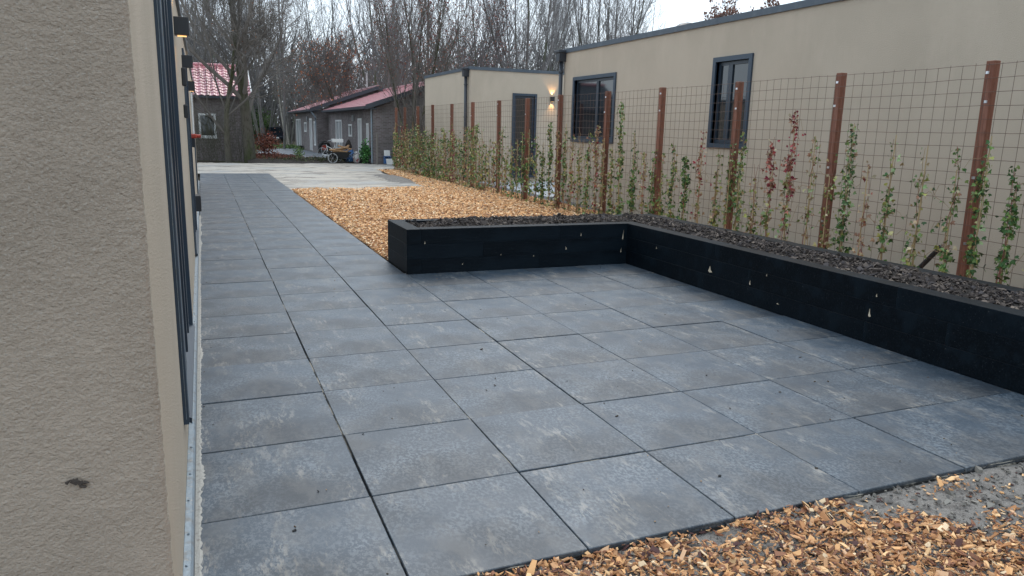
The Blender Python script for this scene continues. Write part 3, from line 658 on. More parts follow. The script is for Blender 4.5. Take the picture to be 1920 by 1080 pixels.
def climber(h, dens, mix, rnd, lean=0, topmix=None, spread=.055, lsz=.058, dark=False):
    """stems and foliage of one climbing plant standing at the origin; mix = weights (green, yellow, red, tan, pale)"""
    st = MB(); fo = MB()
    nst = rnd.randint(2, 3)
    canes = []
    # bamboo cane
    hc = min(h*rnd.uniform(.75, 1.05), 2.2); cx = rnd.uniform(-.02, .02)
    st.tube([(cx, 0, -.05), (cx, lean*.8, hc)], [.009, .006], 5, col=(.42, .31, .16))
    for q in range(nst):
        pts = []; ph = rnd.uniform(0, 6); am = rnd.uniform(.012, .03); hh = h*rnd.uniform(.7, 1.03) if q else h
        for z in np.linspace(-.02, hh, 12): pts.append((am*math.cos(ph+z*7), lean*z/h+am*math.sin(ph+z*7)+.02*math.sin(ph+z*2), z))
        st.tube(pts, np.linspace(.008, .003, 12), 4, col=rnd.choice([(.20, .13, .07), (.30, .21, .10), (.24, .10, .07)])); canes.append((pts, hh))
    for q in range(rnd.randint(1, 3)):
        z0 = h*rnd.uniform(.3, .95); sg = rnd.choice((-1, 1)); L0 = rnd.uniform(.12, .42); pts = [(rnd.uniform(-.02, .02), lean*z0/h+sg*L0*t/6, z0+.10*math.sin(t*.5)*rnd.uniform(.4, 1)-.012*t*t*rnd.uniform(0, .6)) for t in range(7)]
        st.tube(pts, np.linspace(.0035, .0018, 7), 4, col=(.26, .17, .09))
        for t in range(rnd.randint(2, 6)):
            p = np.array(rnd.choice(pts)); c = rnd.choice(rnd.choices([GREEN, YEL, RED, TAN, PALE], topmix or mix)[0]); L, Fc = leafpts(lsz*rnd.uniform(.5, .95)); fo.raw(L@rotm(rnd.uniform(0, 6.28), rnd.uniform(-1.2, 1.2), rnd.uniform(-2.3, -.3)).T+p, Fc, np.array(c)*rnd.uniform(.7, 1.3))
    nl = int(dens*h)
    pal = [GREEN, YEL, RED, TAN, PALE]
    clumps = [(rnd.random()**.8, rnd.uniform(.02, .09)) for _ in range(max(4, int(h*7)))]
    for q in range(nl):
        pts, hh = rnd.choice(canes)
        if rnd.random() < .62: c, s = rnd.choice(clumps); t = min(1, max(.02, c+rnd.gauss(0, s*.6)))
        else: t = rnd.random()**.9
        k = t*11; i = min(10, int(k)); f = k-i; p = np.array(pts[i])*(1-f)+np.array(pts[i+1])*f
        sp = spread*(1.15-.5*t)
        p = p+np.array([rnd.gauss(0, sp*.6), rnd.gauss(0, sp), rnd.gauss(0, .02)])
        w_ = topmix if (topmix and t > .62) else mix
        c = rnd.choice(rnd.choices(pal, w_)[0]); v = rnd.uniform(.7, 1.3)
        L, Fc = leafpts(lsz*rnd.uniform(.55, 1.2)*(1.1-.35*t)); Rm = rotm(rnd.uniform(0, 6.28), rnd.uniform(-1.2, 1.2), rnd.uniform(-2.3, -.3))
        fo.raw(L@Rm.T+p, Fc, np.array(c)*v)
    return st, fo
ORD = ['first', 'second', 'third', 'fourth', 'fifth', 'sixth', 'seventh', 'eighth', 'ninth', 'tenth', 'eleventh', 'twelfth', 'thirteenth', 'fourteenth', 'fifteenth', 'sixteenth', 'seventeenth', 'eighteenth', 'nineteenth', 'twentieth']
# (y, height, leaf density per metre, mix, topmix, lean, size)
G_, Y_, R_, T_, P_ = (6, 1, 0, 0, 1), (2, 5, 0, 2, 1), (1, 1, 5, 2, 0), (1, 2, 0, 5, 1), (4, 2, 0, 1, 2)
SPEC = [(3.9, 1.7, 80, G_, None, 0), (4.3, 1.5, 90, P_, None, 0), (4.75, 1.9, 70, Y_, None, 0),
 (5.13, 1.55, 150, (7, 0, 0, 0, .4), None, -.02), (5.45, 1.78, 110, G_, None, -.0), (5.80, 1.75, 75, P_, None, .0), (6.19, 1.72, 45, (3, 4, 0, 1, 1), None, .0),
 (6.64, 1.80, 75, P_, None, 0), (6.97, 1.5, 40, (0, 1, 2, 5, 0), None, 0), (7.28, 2.0, 150, (7, .5, 0, 0, .6), (4, 1, 0, 1, 3), 0), (7.57, 1.6, 60, Y_, None, 0),
 (7.90, 1.75, 45, T_, None, 0), (8.33, 2.18, 120, (1, 2, 1, 4, 1), (0, 0, 6, 1, 0), 0), (8.70, 1.80, 100, (1, 4, .5, 2, .5), (0, 0, 7, 1, 0), 0), (9.02, 1.4, 55, Y_, None, 0),
 (9.38, 1.85, 105, (4, 4, 0, 1, 1), None, .02), (9.62, 1.7, 70, P_, None, 0), (9.95, 1.6, 70, Y_, None, 0), (10.4, 1.85, 60, (1, 2, 2, 4, 0), (0, 0, 3, 4, 0), 0), (10.79, 1.45, 170, (7, 0, .3, 0, .2), None, 0),
 (11.2, 1.65, 110, (5, 2, 0, 1, 1), None, 0), (11.53, 1.45, 85, Y_, None, 0), (11.83, 1.5, 100, G_, None, 0), (12.13, 1.45, 80, (1, 3, 1, 4, 0), None, 0), (12.5, 1.85, 100, G_, None, 0),
 (13.0, 2.4, 130, (5, 2, 0, 1, 2), (4, 1, 0, 0, 2), .05), (13.35, 1.5, 110, Y_, None, 0), (13.7, 1.7, 80, (1, 2, 0, 5, 1), None, 0), (14.0, 1.95, 120, (1, 1, 1, 6, 0), None, 0), (14.35, 1.8, 110, P_, None, 0),
 (14.75, 1.5, 90, Y_, None, 0), (15.15, 1.75, 80, (2, 3, 2, 3, 0), None, 0), (15.5, 1.9, 110, P_, None, 0), (15.9, 1.8, 90, (1, 2, 1, 5, 0), None, 0), (16.3, 2.0, 130, G_, None, 0), (16.7, 1.5, 140, G_, None, 0)]
r2 = random.Random(5); y = 17.1
while y < 32.3:
    mixes = [G_, P_, P_, Y_, Y_, (2, 2, .5, 3, 0), (3, 3, 0, 1, 1)] + ([(1, 1, 4, 2, 0)] if 23.5 < y < 25 or 29.8 < y < 30.6 else [])
    SPEC.append((y, r2.uniform(1.35, 2.0)*(1.05 if y > 26 else 1), r2.uniform(75, 150) if y > 20.5 else r2.uniform(55, 120), r2.choice(mixes), None, r2.uniform(-.05, .05))); y += r2.uniform(.22, .36)*(1 if y > 20 else 1.25)
rp = random.Random(11); cnt = {}
def hue(mix, top):
    g = max(range(5), key=lambda i: mix[i]); s = ['green', 'yellow-green', 'red-leaved', 'tan withered', 'pale green'][g]
    if top and top[2] > 3: s += ' red-topped'
    return s
for (y, h, dn, mix, top, lean) in SPEC:
    bay = sum(1 for p in PY if p < y)-1; q = cnt[bay] = cnt.get(bay, 0)+1
    nearp = bay-2  # bay counted from the nearest post in view (y=5.61 -> 1)
    far = y > 17
    s_, f2 = climber(h, dn*(.78 if far else 1.35), mix, rp, lean, top, spread=.05 if not far else .08, lsz=.064 if not far else .078)
    if nearp >= 1: wh = f"{ORD[q-1]} plant past the {ORD[nearp-1]} brown post from right"
    else: wh = f"{ORD[q-1]} plant right of the rightmost brown post" if bay == 2 else "beyond the photo's right edge"
    lab = f"{'bushy' if dn > 105 else 'sparse'} {hue(mix, top)} fence climber, {wh}"
    e = empty('climbing_plant', (FX-.03, y, 0), lab, 'climbing plant', 'climbing plants trained up the wire fence')
    for mb_, nm, mt in ((s_, 'stem', M['cane']), (f2, 'foliage', M['leaf'])):
        me = mb_.mesh(nm, usecol=True); o = link(nm, me, e, WLOC[e], mt)
        if nm == 'foliage': o['kind'] = 'stuff'
# bare straggling twigs in front of the far window
s = MB(); rr = random.Random(3)
for q in range(26):
    y = 14.3+rr.random()*1.7; z = 1.3+rr.random()*.2; pts = []; dy = rr.uniform(-.12, .16); dz = rr.uniform(.02, .13)
    for t in range(7): pts.append((FX-.02+rr.uniform(-.02, .02), y+dy*t+rr.uniform(-.02, .02), z+dz*t-(.008*t*t)+rr.uniform(-.015, .015)))
    s.tube(pts, np.linspace(.0045, .002, 7), 4, col=(.30, .20, .11))
tag(s.build('bare_vines', M['cane'], None, usecol=True, normals=False), 'tangle of bare brown vines on the fence before the window nearest the downpipe', 'vines', kind='stuff')

# ================================================================== TREES
def grow(out, lvl, p, d, L, r, cfg, rnd, leaves=None):
    c = cfg[lvl]; n = c['seg']; pts = [p.copy()]; dirs = []; step = L/n
    for i in range(n):
        d = d+np.array([rnd.gauss(0, c['wob']), rnd.gauss(0, c['wob']), rnd.gauss(0, c['wob']*.6)+c['up']])
        d = d/np.linalg.norm(d); p = p+d*step; pts.append(p.copy()); dirs.append(d.copy())
    rad = r*(1-np.linspace(0, 1, n+1)**1.1*(1-c['tip']))
    out[0 if lvl < c.get('trunklvl', 1) else 1].tube(pts, rad, c['sides'], cap=False)
    if leaves is not None and lvl >= len(cfg)-2: leaves += pts[1:]
    if lvl+1 >= len(cfg): return
    for q in range(c['kids']):
        t = c['from']+(1-c['from'])*(q+rnd.random())/c['kids']; k = t*n; i = min(n-1, int(k)); f = k-i
        b = pts[i]*(1-f)+pts[i+1]*f; ax = dirs[i]; a = c['ang']*rnd.uniform(.65, 1.3); ph = rnd.uniform(0, 2*math.pi)
        u = np.cross(ax, [.3, .2, 1.0] if abs(ax[2]) < .9 else [1.0, 0, 0]); u /= np.linalg.norm(u); v = np.cross(ax, u)
        nd = ax*math.cos(a)+(u*math.cos(ph)+v*math.sin(ph))*math.sin(a)
        grow(out, lvl+1, b, nd, L*c['lr']*(1.15-.6*t)*rnd.uniform(.75, 1.2), max(rad[i]*c['rr'], .006), cfg, rnd, leaves)
def lv(seg, wob, up, kids, fr, ang, lr, rr, tip, sides): return dict(seg=seg, wob=wob, up=up, kids=kids, ang=ang, lr=lr, rr=rr, tip=tip, sides=sides, **{'from': fr})
OAK = [lv(8, .06, .02, 14, .20, .72, .72, .42, .2, 9), lv(7, .13, .05, 7, .2, .75, .55, .5, .25, 6), lv(6, .15, .05, 7, .15, .7, .55, .5, .35, 4), lv(4, .16, .04, 5, .15, .65, .6, .55, .4, 3), lv(3, .16, .03, 0, .2, .6, .5, .5, .5, 3)]
POLE = [lv(9, .03, .03, 16, .28, .50, .34, .45, .2, 7), lv(6, .08, .09, 7, .15, .55, .5, .5, .3, 4), lv(4, .12, .06, 5, .15, .6, .55, .55, .4, 3), lv(3, .14, .04, 0, .2, .6, .5, .5, .5, 3)]
COPPICE = [lv(9, .035, .015, 13, .25, .42, .36, .5, .2, 6), lv(6, .08, .08, 7, .15, .5, .5, .5, .3, 4), lv(4, .12, .06, 4, .15, .55, .6, .55, .4, 3), lv(3, .14, .04, 0, .2, .6, .5, .5, .5, 3)]
def make_tree(cfg, L, r, seed, stems=1, spread=0, leaf=None, nleaf=0, lsz=.08, bark='bark', twig='twig', tilt=(0, 0)):
    rnd = random.Random(seed); out = [MB(), MB()]; pts = []
    for s in range(stems):
        a = rnd.uniform(0, 6.28); d = np.array([math.cos(a)*spread+tilt[0], math.sin(a)*spread+tilt[1], 1.0]); d /= np.linalg.norm(d)
        grow(out, 0, np.array([math.cos(a)*spread*.6, math.sin(a)*spread*.6, -.1]), d, L*rnd.uniform(.8, 1.05), r*rnd.uniform(.7, 1.1), cfg, rnd, pts if leaf else None)
    tr = out[0].mesh('trunk', smooth=True); tr.materials.append(M[bark]); cr = out[1].mesh('crown'); cr.materials.append(M[twig])
    lf = None
    if leaf:
        P = np.array(pts)[[rnd.randrange(len(pts)) for _ in range(nleaf)]]; n = len(P); g = np.random.default_rng(seed)
        a = g.random((n, 3))*6.28; u = np.stack([np.cos(a[:, 0])*np.cos(a[:, 1]), np.sin(a[:, 0])*np.cos(a[:, 1]), np.sin(a[:, 1])], -1)
        v = np.cross(u, g.normal(size=(n, 3))); v /= np.linalg.norm(v, axis=1, keepdims=True); s = lsz*(.6+.8*g.random((n, 1)))
        P = P+g.normal(size=(n, 3))*.08
        Q = np.stack([P, P+(u*.5+v*.35)*s, P+u*s, P+(u*.5-v*.35)*s], 1)
        me = bpy.data.meshes.new('leaves'); F = np.arange(4*n).reshape(-1, 4); me.from_pydata(Q.reshape(-1, 3).tolist(), [], F.tolist())
        at = me.color_attributes.new('col', 'FLOAT_COLOR', 'POINT'); C = np.array(leaf)[g.integers(len(leaf), size=n)]*(.7+.6*g.random((n, 1))); C = np.repeat(C, 4, 0)
        at.data.foreach_set('color', np.c_[C, np.ones(len(C))].astype(np.float32).ravel()); me.materials.append(M['leaf']); lf = me
    return tr, cr, lf
def put_tree(name, proto, x, y, label, rot=0, s=1, group=None, z=0):
    e = empty(name, (x, y, z), label, 'tree', group); e.rotation_euler = (0, 0, rot); e.scale = (s, s, s)
    for nm, me in zip(('trunk', 'crown', 'leaves'), proto):
        if me is None: continue
        o = bpy.data.objects.new(nm, me); COL.objects.link(o); o.parent = e
        if nm == 'leaves': o['kind'] = 'stuff'
    return e
RL = [(.19, .075, .06), (.24, .11, .08), (.17, .06, .06), (.28, .15, .10)]
BIG = [dict(c) for c in OAK]
big = make_tree(BIG, 9.8, .31, 21, leaf=[(.16, .07, .04), (.2, .1, .05)], nleaf=500, lsz=.07)
put_tree('oak_tree', big, 2.15, 38.9, 'big bare spreading tree with thick mossy trunk at the end of the slab path', rot=.7, s=1.0)
side = make_tree(OAK, 7.0, .15, 33, tilt=(-.12, .0))
put_tree('slender_tree', side, 1.15, 38.6, 'thinner bare tree just left of the big mossy trunk, before the left brick house', rot=2.0)
red1 = make_tree(COPPICE, 9.0, .075, 5, stems=8, spread=.22, leaf=RL, nleaf=2600, lsz=.085)
put_tree('beech_tree', red1, 9.6, 36.4, 'many-stemmed tree holding red-brown leaves, over the right end of the pink-red roof', rot=1.0)
orn = make_tree(OAK, 5.2, .09, 8, stems=2, spread=.12, leaf=[(.38, .12, .045), (.30, .09, .04), (.42, .17, .07)], nleaf=1300, lsz=.10)
put_tree('young_oak', orn, 8.9, 52.5, 'smaller tree with orange-brown leaves rising behind the red roofs', rot=1.4, s=1.15)
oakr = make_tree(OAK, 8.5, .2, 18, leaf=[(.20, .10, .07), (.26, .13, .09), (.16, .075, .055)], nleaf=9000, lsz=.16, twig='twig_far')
put_tree('oak_tree', oakr, 34.5, 43.0, 'tree with pinkish brown leaves behind the round roof vent', rot=.5, s=1.05)
put_tree('oak_tree', oakr, 47.5, 46.0, 'brown-leaved tree just over the roof edge right of the round roof vent', rot=2.6, s=.9)
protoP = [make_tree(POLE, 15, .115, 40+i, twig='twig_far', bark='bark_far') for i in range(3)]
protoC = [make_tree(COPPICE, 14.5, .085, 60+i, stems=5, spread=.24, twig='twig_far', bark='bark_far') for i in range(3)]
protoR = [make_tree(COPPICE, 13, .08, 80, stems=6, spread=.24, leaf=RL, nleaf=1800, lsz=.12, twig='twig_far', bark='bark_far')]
birch = make_tree(POLE, 11, .10, 91, bark='birch', tilt=(-.14, 0))
rt = random.Random(77)
def forest(name, cnt_, xr, yr, protos, label, group, s=(.85, 1.25)):
    for k in range(cnt_):
        t = (k+rt.uniform(.1, .9))/cnt_; yv = rt.uniform(*yr); x = xr[0]+(xr[1]-xr[0])*t
        put_tree(name, rt.choice(protos), x, yv, label, rt.uniform(0, 6.28), rt.uniform(*s), group)
forest('bare_tree', 6, (-3, 7), (58, 66), protoP+protoC, 'bare grey-brown tree standing in the wood behind the left brick house', 'bare trees behind the left brick house')
forest('bare_tree', 8, (-4, 14), (78, 90), protoP+protoC, 'bare grey-brown tree in the wood between and behind the two brick houses', 'bare trees between the brick houses')
forest('bare_tree', 13, (11.5, 30), (47, 60), protoC+protoP+protoR, 'bare many-branched tree in the wood showing above the low stucco annex', 'bare trees above the annex roof')
forest('bare_tree', 13, (12, 44), (66, 82), protoC+protoP, 'bare pale-stemmed tree deeper in the wood above the stucco annex', 'trees deeper behind the annex')
forest('bare_tree', 10, (24, 60), (42, 60), protoC+protoP, 'bare slim tree rising against the pale sky over the long building roof', 'bare trees over the long roof', (.75, 1.05))
put_tree('birch_tree', birch, 6.9, 69, 'pale leaning birch trunk between the dark car and the brick house', rot=0, s=.9)
put_tree('birch_tree', birch, 7.4, 72, 'second pale leaning trunk right beside the brick house end', rot=.3, s=.8)
# saplings, brush and the far wood as masses
def brush(name, n, xr, yr, hr, label, mt, rad=.02, side=3, kind='stuff', leaf=None):
    b = MB(); rr = random.Random(n)
    for q in range(n):
        x = rr.uniform(*xr); y = rr.uniform(*yr); h = rr.uniform(*hr); p = np.array([x, y, 0.]); d = np.array([rr.gauss(0, .22), rr.gauss(0, .22), 1]); pts = [p]
        for s in range(5): d = d+np.array([rr.gauss(0, .12), rr.gauss(0, .12), 0]); pts.append(pts[-1]+d*h/5)
        b.tube(pts, np.linspace(rad*h/6, rad*.25, 6), side, cap=False)
        for s in range(side_n):
            i = rr.randint(1, 4); a = rr.uniform(0, 6.28); e = np.array([math.cos(a), math.sin(a), rr.uniform(.3, 1.2)])*h*rr.uniform(.12, .3)
            b.tube([pts[i], pts[i]+e*.5, pts[i]+e+np.array([0, 0, .1*h*.3])], [rad*.45*h/6, rad*.3*h/6, rad*.15], 3, cap=False)
    return tag(b.build(name, mt, None, origin=(0, 0, 0), normals=False), label, 'undergrowth', kind=kind)
side_n = 7
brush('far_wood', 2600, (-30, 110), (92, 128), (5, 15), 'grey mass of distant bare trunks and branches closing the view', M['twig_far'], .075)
brush('undergrowth', 1500, (9, 64), (60, 84), (3, 8.5), 'brown tangle of saplings and brush on the floor of the wood', M['twig'], .03)
brush('low_brush', 420, (-6, 12), (88, 98), (1.2, 4), 'low brush of bare saplings in the wood between the brick houses', M['twig'], .03)
brush('hedge_twigs', 420, (9.2, 12.5), (34.6, 36.9), (1.2, 3.6), 'dark tangle of twiggy shrubs in front of the brick gable behind the fence', M['twig'], .022)
# mossy twiggy shrubs in front of the left house
brush('bare_shrubs', 130, (-1.0, 2.1), (38.9, 40.5), (1.3, 3.2), 'thin bare greenish shoots in front of the left brick house', M['bark'], .016)
# evergreen patches far off
def leafmass(name, c, ex, n, cols, lsz, label, cat, kind=None, z=0):
    g = np.random.default_rng(n); P = g.normal(size=(n, 3)); P /= np.linalg.norm(P, axis=1, keepdims=True); P *= (g.random((n, 1))**.4); P = P*np.array(ex)*(1+.25*g.normal(size=(n, 1)))+np.array(c); P[:, 2] = np.maximum(P[:, 2], z+.01)
    a = g.random((n, 2))*6.28; u = np.stack([np.cos(a[:, 0])*np.cos(a[:, 1]), np.sin(a[:, 0])*np.cos(a[:, 1]), np.sin(a[:, 1])], -1)
    v = np.cross(u, g.normal(size=(n, 3))); v /= np.linalg.norm(v, axis=1, keepdims=True); s = lsz*(.6+.8*g.random((n, 1)))
    Q = np.stack([P, P+(u*.5+v*.35)*s, P+u*s, P+(u*.5-v*.35)*s], 1); C = np.array(cols)[g.integers(len(cols), size=n)]*(.6+.8*g.random((n, 1)))
    return tag(bigmesh(name, Q.reshape(-1, 3), np.arange(4*n).reshape(-1, 4), np.repeat(C, 4, 0), M['leaf']), label, cat, kind=kind)
DG = [(.03, .06, .02), (.05, .09, .03), (.02, .04, .015)]
leafmass('holly_bush', (6.6, 92, 1.6), (1.4, 1.4, 1.7), 3500, [(.10, .17, .04), (.07, .13, .03)], .14, 'bright green bush behind the dark parked car', 'bush')
leafmass('evergreen_bush', (22, 63, 4.0), (2.5, 2, 4.2), 7000, DG, .2, 'dark green evergreen glimpsed above the annex roof', 'bush')
leafmass('evergreen_bush', (2.4, 88, 2.4), (3.2, 2, 2.4), 7000, DG, .2, 'dark evergreen mass low in the wood right of the big trunk', 'bush')
leafmass('leaf_litter', (3.6, 44.5, .0), (1.5, 3.6, .12), 5200, [(.22, .085, .055), (.28, .12, .08), (.15, .06, .045)], .09, 'red-brown fallen leaves on the ground beside the big trunk', 'leaves', kind='stuff', z=.03)
lb_ = leafmass('beech_bush', (3.35, 44.5, .75), (.75, .8, .75), 1500, [(.24, .08, .05), (.30, .12, .07), (.14, .05, .04)], .09, 'bush of red-brown dead leaves right of the big mossy trunk', 'bush')
leafmass('verge_grass', (5.2, 64, .05), (2.8, 3.0, .10), 4000, [(.10, .18, .05), (.14, .2, .07)], .15, 'strip of green grass beside the dark parked car', 'grass', kind='stuff')
leafmass('bank_weeds', (5.8, 39.0, .12), (3.2, .7, .15), 5200, [(.06, .08, .035), (.09, .075, .045), (.12, .13, .06), (.05, .04, .03)], .07, 'low weeds and dead stalks on the soil bank before the yard', 'weeds', kind='stuff')
leafmass('leaning_weed', (4.75, 41.5, .35), (.28, .25, .45), 320, [(.10, .18, .06), (.2, .26, .1)], .08, 'thin green weed growing on the bank in front of the yard', 'plant')

# ================================================================== LEFT BRICK HOUSE
HL = empty('brick_house', (1.0, 41, 0), 'dark brick house with glazed red tile roof behind the big bare tree', 'house')
wy = 41.0; win = (-.08, .72, 1.12, 2.28)
w = MB(); wall_y(w, wy, wy+.25, -6, 2.15, -.1, 3.05, [(win[0], win[1], win[2], win[3])]); w.box(1.9, 2.15, wy+.25, 47.4, -.1, 3.05); w.box(-6, -5.75, wy+.25, 47.4, -.1, 3.05)
w.build('wall', M['brick'], HL)
xa, xb, za, zb_ = win; t = .09
d = MB(); d.box(xa, xa+t, wy-.02, wy+.08, za, zb_); d.box(xb-t, xb, wy-.02, wy+.08, za, zb_); d.box(xa+t, xb-t, wy-.02, wy+.08, zb_-t, zb_); d.box(xa+t, xb-t, wy-.02, wy+.08, za, za+t)
do = d.build('window', M['white'], HL); MB().box(xa+t, xb-t, wy+.03, wy+.04, za+t, zb_-t).build('pane', M['glass'], do)
MB().box(xa-.05, xb+.05, wy-.06, wy-.02, za-.06, za).build('sill', M['white'], do)
MB().tube([(-.35, wy-.06, .1), (-.35, wy-.06, 3.0)], .05, 8).build('downpipe', M['fascia'], HL)
MB().box(-6.2, 2.45, wy-.45, wy-.33, 3.02, 3.14).build('gutter', M['fascia'], HL)
MB().box(-6.2, 2.45, wy-.33, wy-.02, 3.03, 3.09).build('soffit', M['fascia'], HL)
# roof planes
e0, rz, ry = 3.12, 4.75, wy+2.75
rf = MB().raw([(-6.2, wy-.35, e0), (2.45, wy-.35, e0), (2.45, ry, rz), (-6.2, ry, rz), (-6.2, 47.8, e0), (2.45, 47.8, e0)], [(0, 1, 2, 3), (3, 2, 5, 4), (1, 5, 2), (0, 3, 4), (0, 4, 5, 1)]).build('roof', M['fascia'], HL)
def pantile(w=.30, l=.40):
    b = MB(); n = 6; xs = [w*(i/n-.5) for i in range(n+1)]; zs = [.012+.028*math.cos((i/n)*2*math.pi) for i in range(n+1)]
    v = [(x, 0, z+.035) for x, z in zip(xs, zs)]+[(x, l, z) for x, z in zip(xs, zs)]+[(x, 0, z-.0) for x, z in zip(xs, zs)]
    f = [(i, i+1, n+2+i, n+1+i) for i in range(n)]+[(2*(n+1)+i, 2*(n+1)+i+1, i+1, i) for i in range(n)]
    b.raw(v, f); me = b.mesh('roof_tile', smooth=False); me.materials.append(M['redtile']); return me
tl = pantile(); sl = math.atan2(rz-e0, ry-(wy-.35)); ln = math.hypot(rz-e0, ry-(wy-.35)); nr = int(ln/.34)+1
for j in range(nr):
    for i in range(14):
        x = 2.30-.29*i; dd = j*ln/nr-.02; P = Vector((x+random.uniform(-.004, .004), wy-.35+dd*math.cos(sl), e0+dd*math.sin(sl)+.02))
        o = link('roof_tile', tl, rf, P); o.rotation_euler = (sl+random.uniform(-.01, .01), 0, random.uniform(-.01, .01))
MB().tube([(-6.2, ry, rz+.05), (2.47, ry, rz+.05)], .10, 8).build('ridge', M['redtile'], rf)
MB().prism([(wy-.4, e0-.02), (wy-.4, e0+.10), (ry, rz+.10), (47.85, e0+.1), (47.85, e0-.02), (ry, rz-.06)], 0, 2.45, 2.50).build('verge_board', M['white'], HL)
MB().box(-6.2, -1.75, wy-.36, wy-.3, e0+.02, e0+.05).build('tile_batten', M['redtile'], rf)

# ================================================================== FAR BRICK HOUSE (two staggered sections)
HF = empty('brick_house', (7.9, 37.4, 0), 'long low dark brick house with pinkish red roofs and white doors beyond the gravel yard', 'house')
X1, X2, YN, YM, YF = 7.15, 7.9, 37.4, 51.6, 64.4
w = MB()
dr = lambda a, b, z0=.12, z1=2.25: (a, b, z0, z1)
op1 = [(60.3, 63.3, .15, 2.3), (56.9, 58.2, 1.35, 2.05), (54.0, 55.2, .12, 2.3), (52.3, 53.0, .5, 2.1)]
op2 = [(46.4, 48.6, .12, 2.2), (43.1, 44.1, 1.25, 1.95), (40.3, 41.3, .12, 2.25), (38.5, 39.0, .9, 2.0)]
wall_x(w, X1, X1+.25, YM, YF, -.1, 2.75, op1); w.box(X1+.25, 15, YM, YM+.25, -.1, 2.75)
wall_x(w, X2, X2+.25, YN+.25, YM, -.1, 2.72, op2); w.box(X2, 15, YN, YN+.25, -.1, 2.72)
w.prism([(7.9, 2.72), (15, 2.72), (11.5, 4.05)], 1, YN+.02, YN+.25)
w.prism([(7.15, 2.75), (15, 2.75), (11.0, 4.3)], 1, YM+.02, YM+.25)
w.build('wall', M['brick'], HF)
def opening(X, o, kind):
    a, b, z0, z1 = o; t = .10
    d = MB(); d.box(X-.03, X+.12, a, a+t, z0, z1); d.box(X-.03, X+.12, b-t, b, z0, z1); d.box(X-.03, X+.12, a+t, b-t, z1-t, z1)
    if kind != 'door': d.box(X-.03, X+.12, a+t, b-t, z0, z0+t)
    else: d.box(X-.0, X+.12, (a+b)/2-.05, (a+b)/2+.05, z0, z1-t)
    f = d.build(kind, M['white'], HF)
    if kind == 'door': MB().box(X+.05, X+.07, a+t, b-t, z0, z1-t).build('door_leaf', M['greydoor'], f)
    else: MB().box(X+.05, X+.06, a+t, b-t, z0+t, z1-t).build('pane', M['glass'], f)
for o, k in zip(op1, ('door', 'window', 'door', 'window')): opening(X1, o, k)
for o, k in zip(op2, ('door', 'window', 'door', 'window')): opening(X2, o, k)
def ribroof(name, xe, xr, ze, zr, y0, y1):
    b = MB(); n = int((y1-y0)/.42); m_ = 11
    for i in range(n):
        ya = y0+(y1-y0)*i/n; yb = y0+(y1-y0)*(i+.86)/n
        for j in range(m_):
            a, c = j/m_, (j+1)/m_; P = lambda t, dz, yv: (xe+(xr-xe)*t, yv, ze+(zr-ze)*t+dz)
            b.raw([P(a, .05, ya), P(a, .05, yb), P(c, .015, yb), P(c, .015, ya), P(a, 0, ya), P(a, 0, yb)], [(0, 1, 2, 3), (4, 5, 1, 0)])
    base = MB().raw([(xe, y0, ze), (xe, y1, ze), (xr, y1, zr), (xr, y0, zr), (2*xr-xe, y0, ze), (2*xr-xe, y1, ze), (xe, y0, ze-.06), (xe, y1, ze-.06), (2*xr-xe, y0, ze-.06), (2*xr-xe, y1, ze-.06)], [(0, 1, 2, 3), (3, 2, 5, 4), (6, 7, 1, 0), (4, 5, 9, 8)]).build(name, M['sheentile'], HF)
    t = b.build('tile_course', M['sheentile'], base, normals=False); t['kind'] = 'stuff'
    MB().tube([(xr, y0, zr+.04), (xr, y1, zr+.04)], .11, 8).build('ridge', M['redtile'], base)
    vb = MB(); dx = xr-xe; vb.prism([(xe-.05, ze-.16), (xe-.05, ze+.07), (xr, zr+.09), (2*xr-xe+.05, ze+.07), (2*xr-xe+.05, ze-.16), (xr, zr-.16)], 1, y0-.06, y0-.005); vb.build('verge_board', M['fascia'], base)
    MB().box(xe-.12, xe-.01, y0, y1, ze-.12, ze+.0).build('gutter', M['fascia'], base)
    MB().box(xe, xe+.5, y0+.03, y1-.03, ze-.13, ze-.065).build('soffit', M['fascia'], base)
ribroof('roof', 6.72, 11.2, 2.86, 4.45, 51.3, 64.9)
ribroof('roof', 7.5, 11.6, 2.80, 4.22, 37.0, 51.2)
hp = MB(); hp.tube([(6.75, 51.5, 2.75), (7.05, 51.5, 2.35), (7.08, 51.75, 2.2), (7.08, 51.75, .1)], .05, 8); hp.build('downpipe', M['zinc'], HF)
MB().tube([(X2-.06, 37.5, .05), (X2-.06, 37.5, 2.7)], .045, 8).build('downpipe', M['zinc'], HF)
MB().tube([(11.2, 55, 4.4), (11.2, 55, 5.6)], .06, 8).build('flue_pipe', M['white'], HF)
for (X, y) in ((X1, 56.0), (X2, 42.4)): MB().box(X-.12, X, y-.1, y+.1, 2.1, 2.45, bev=.02).build('porch_lamp', M['greydoor'], HF)

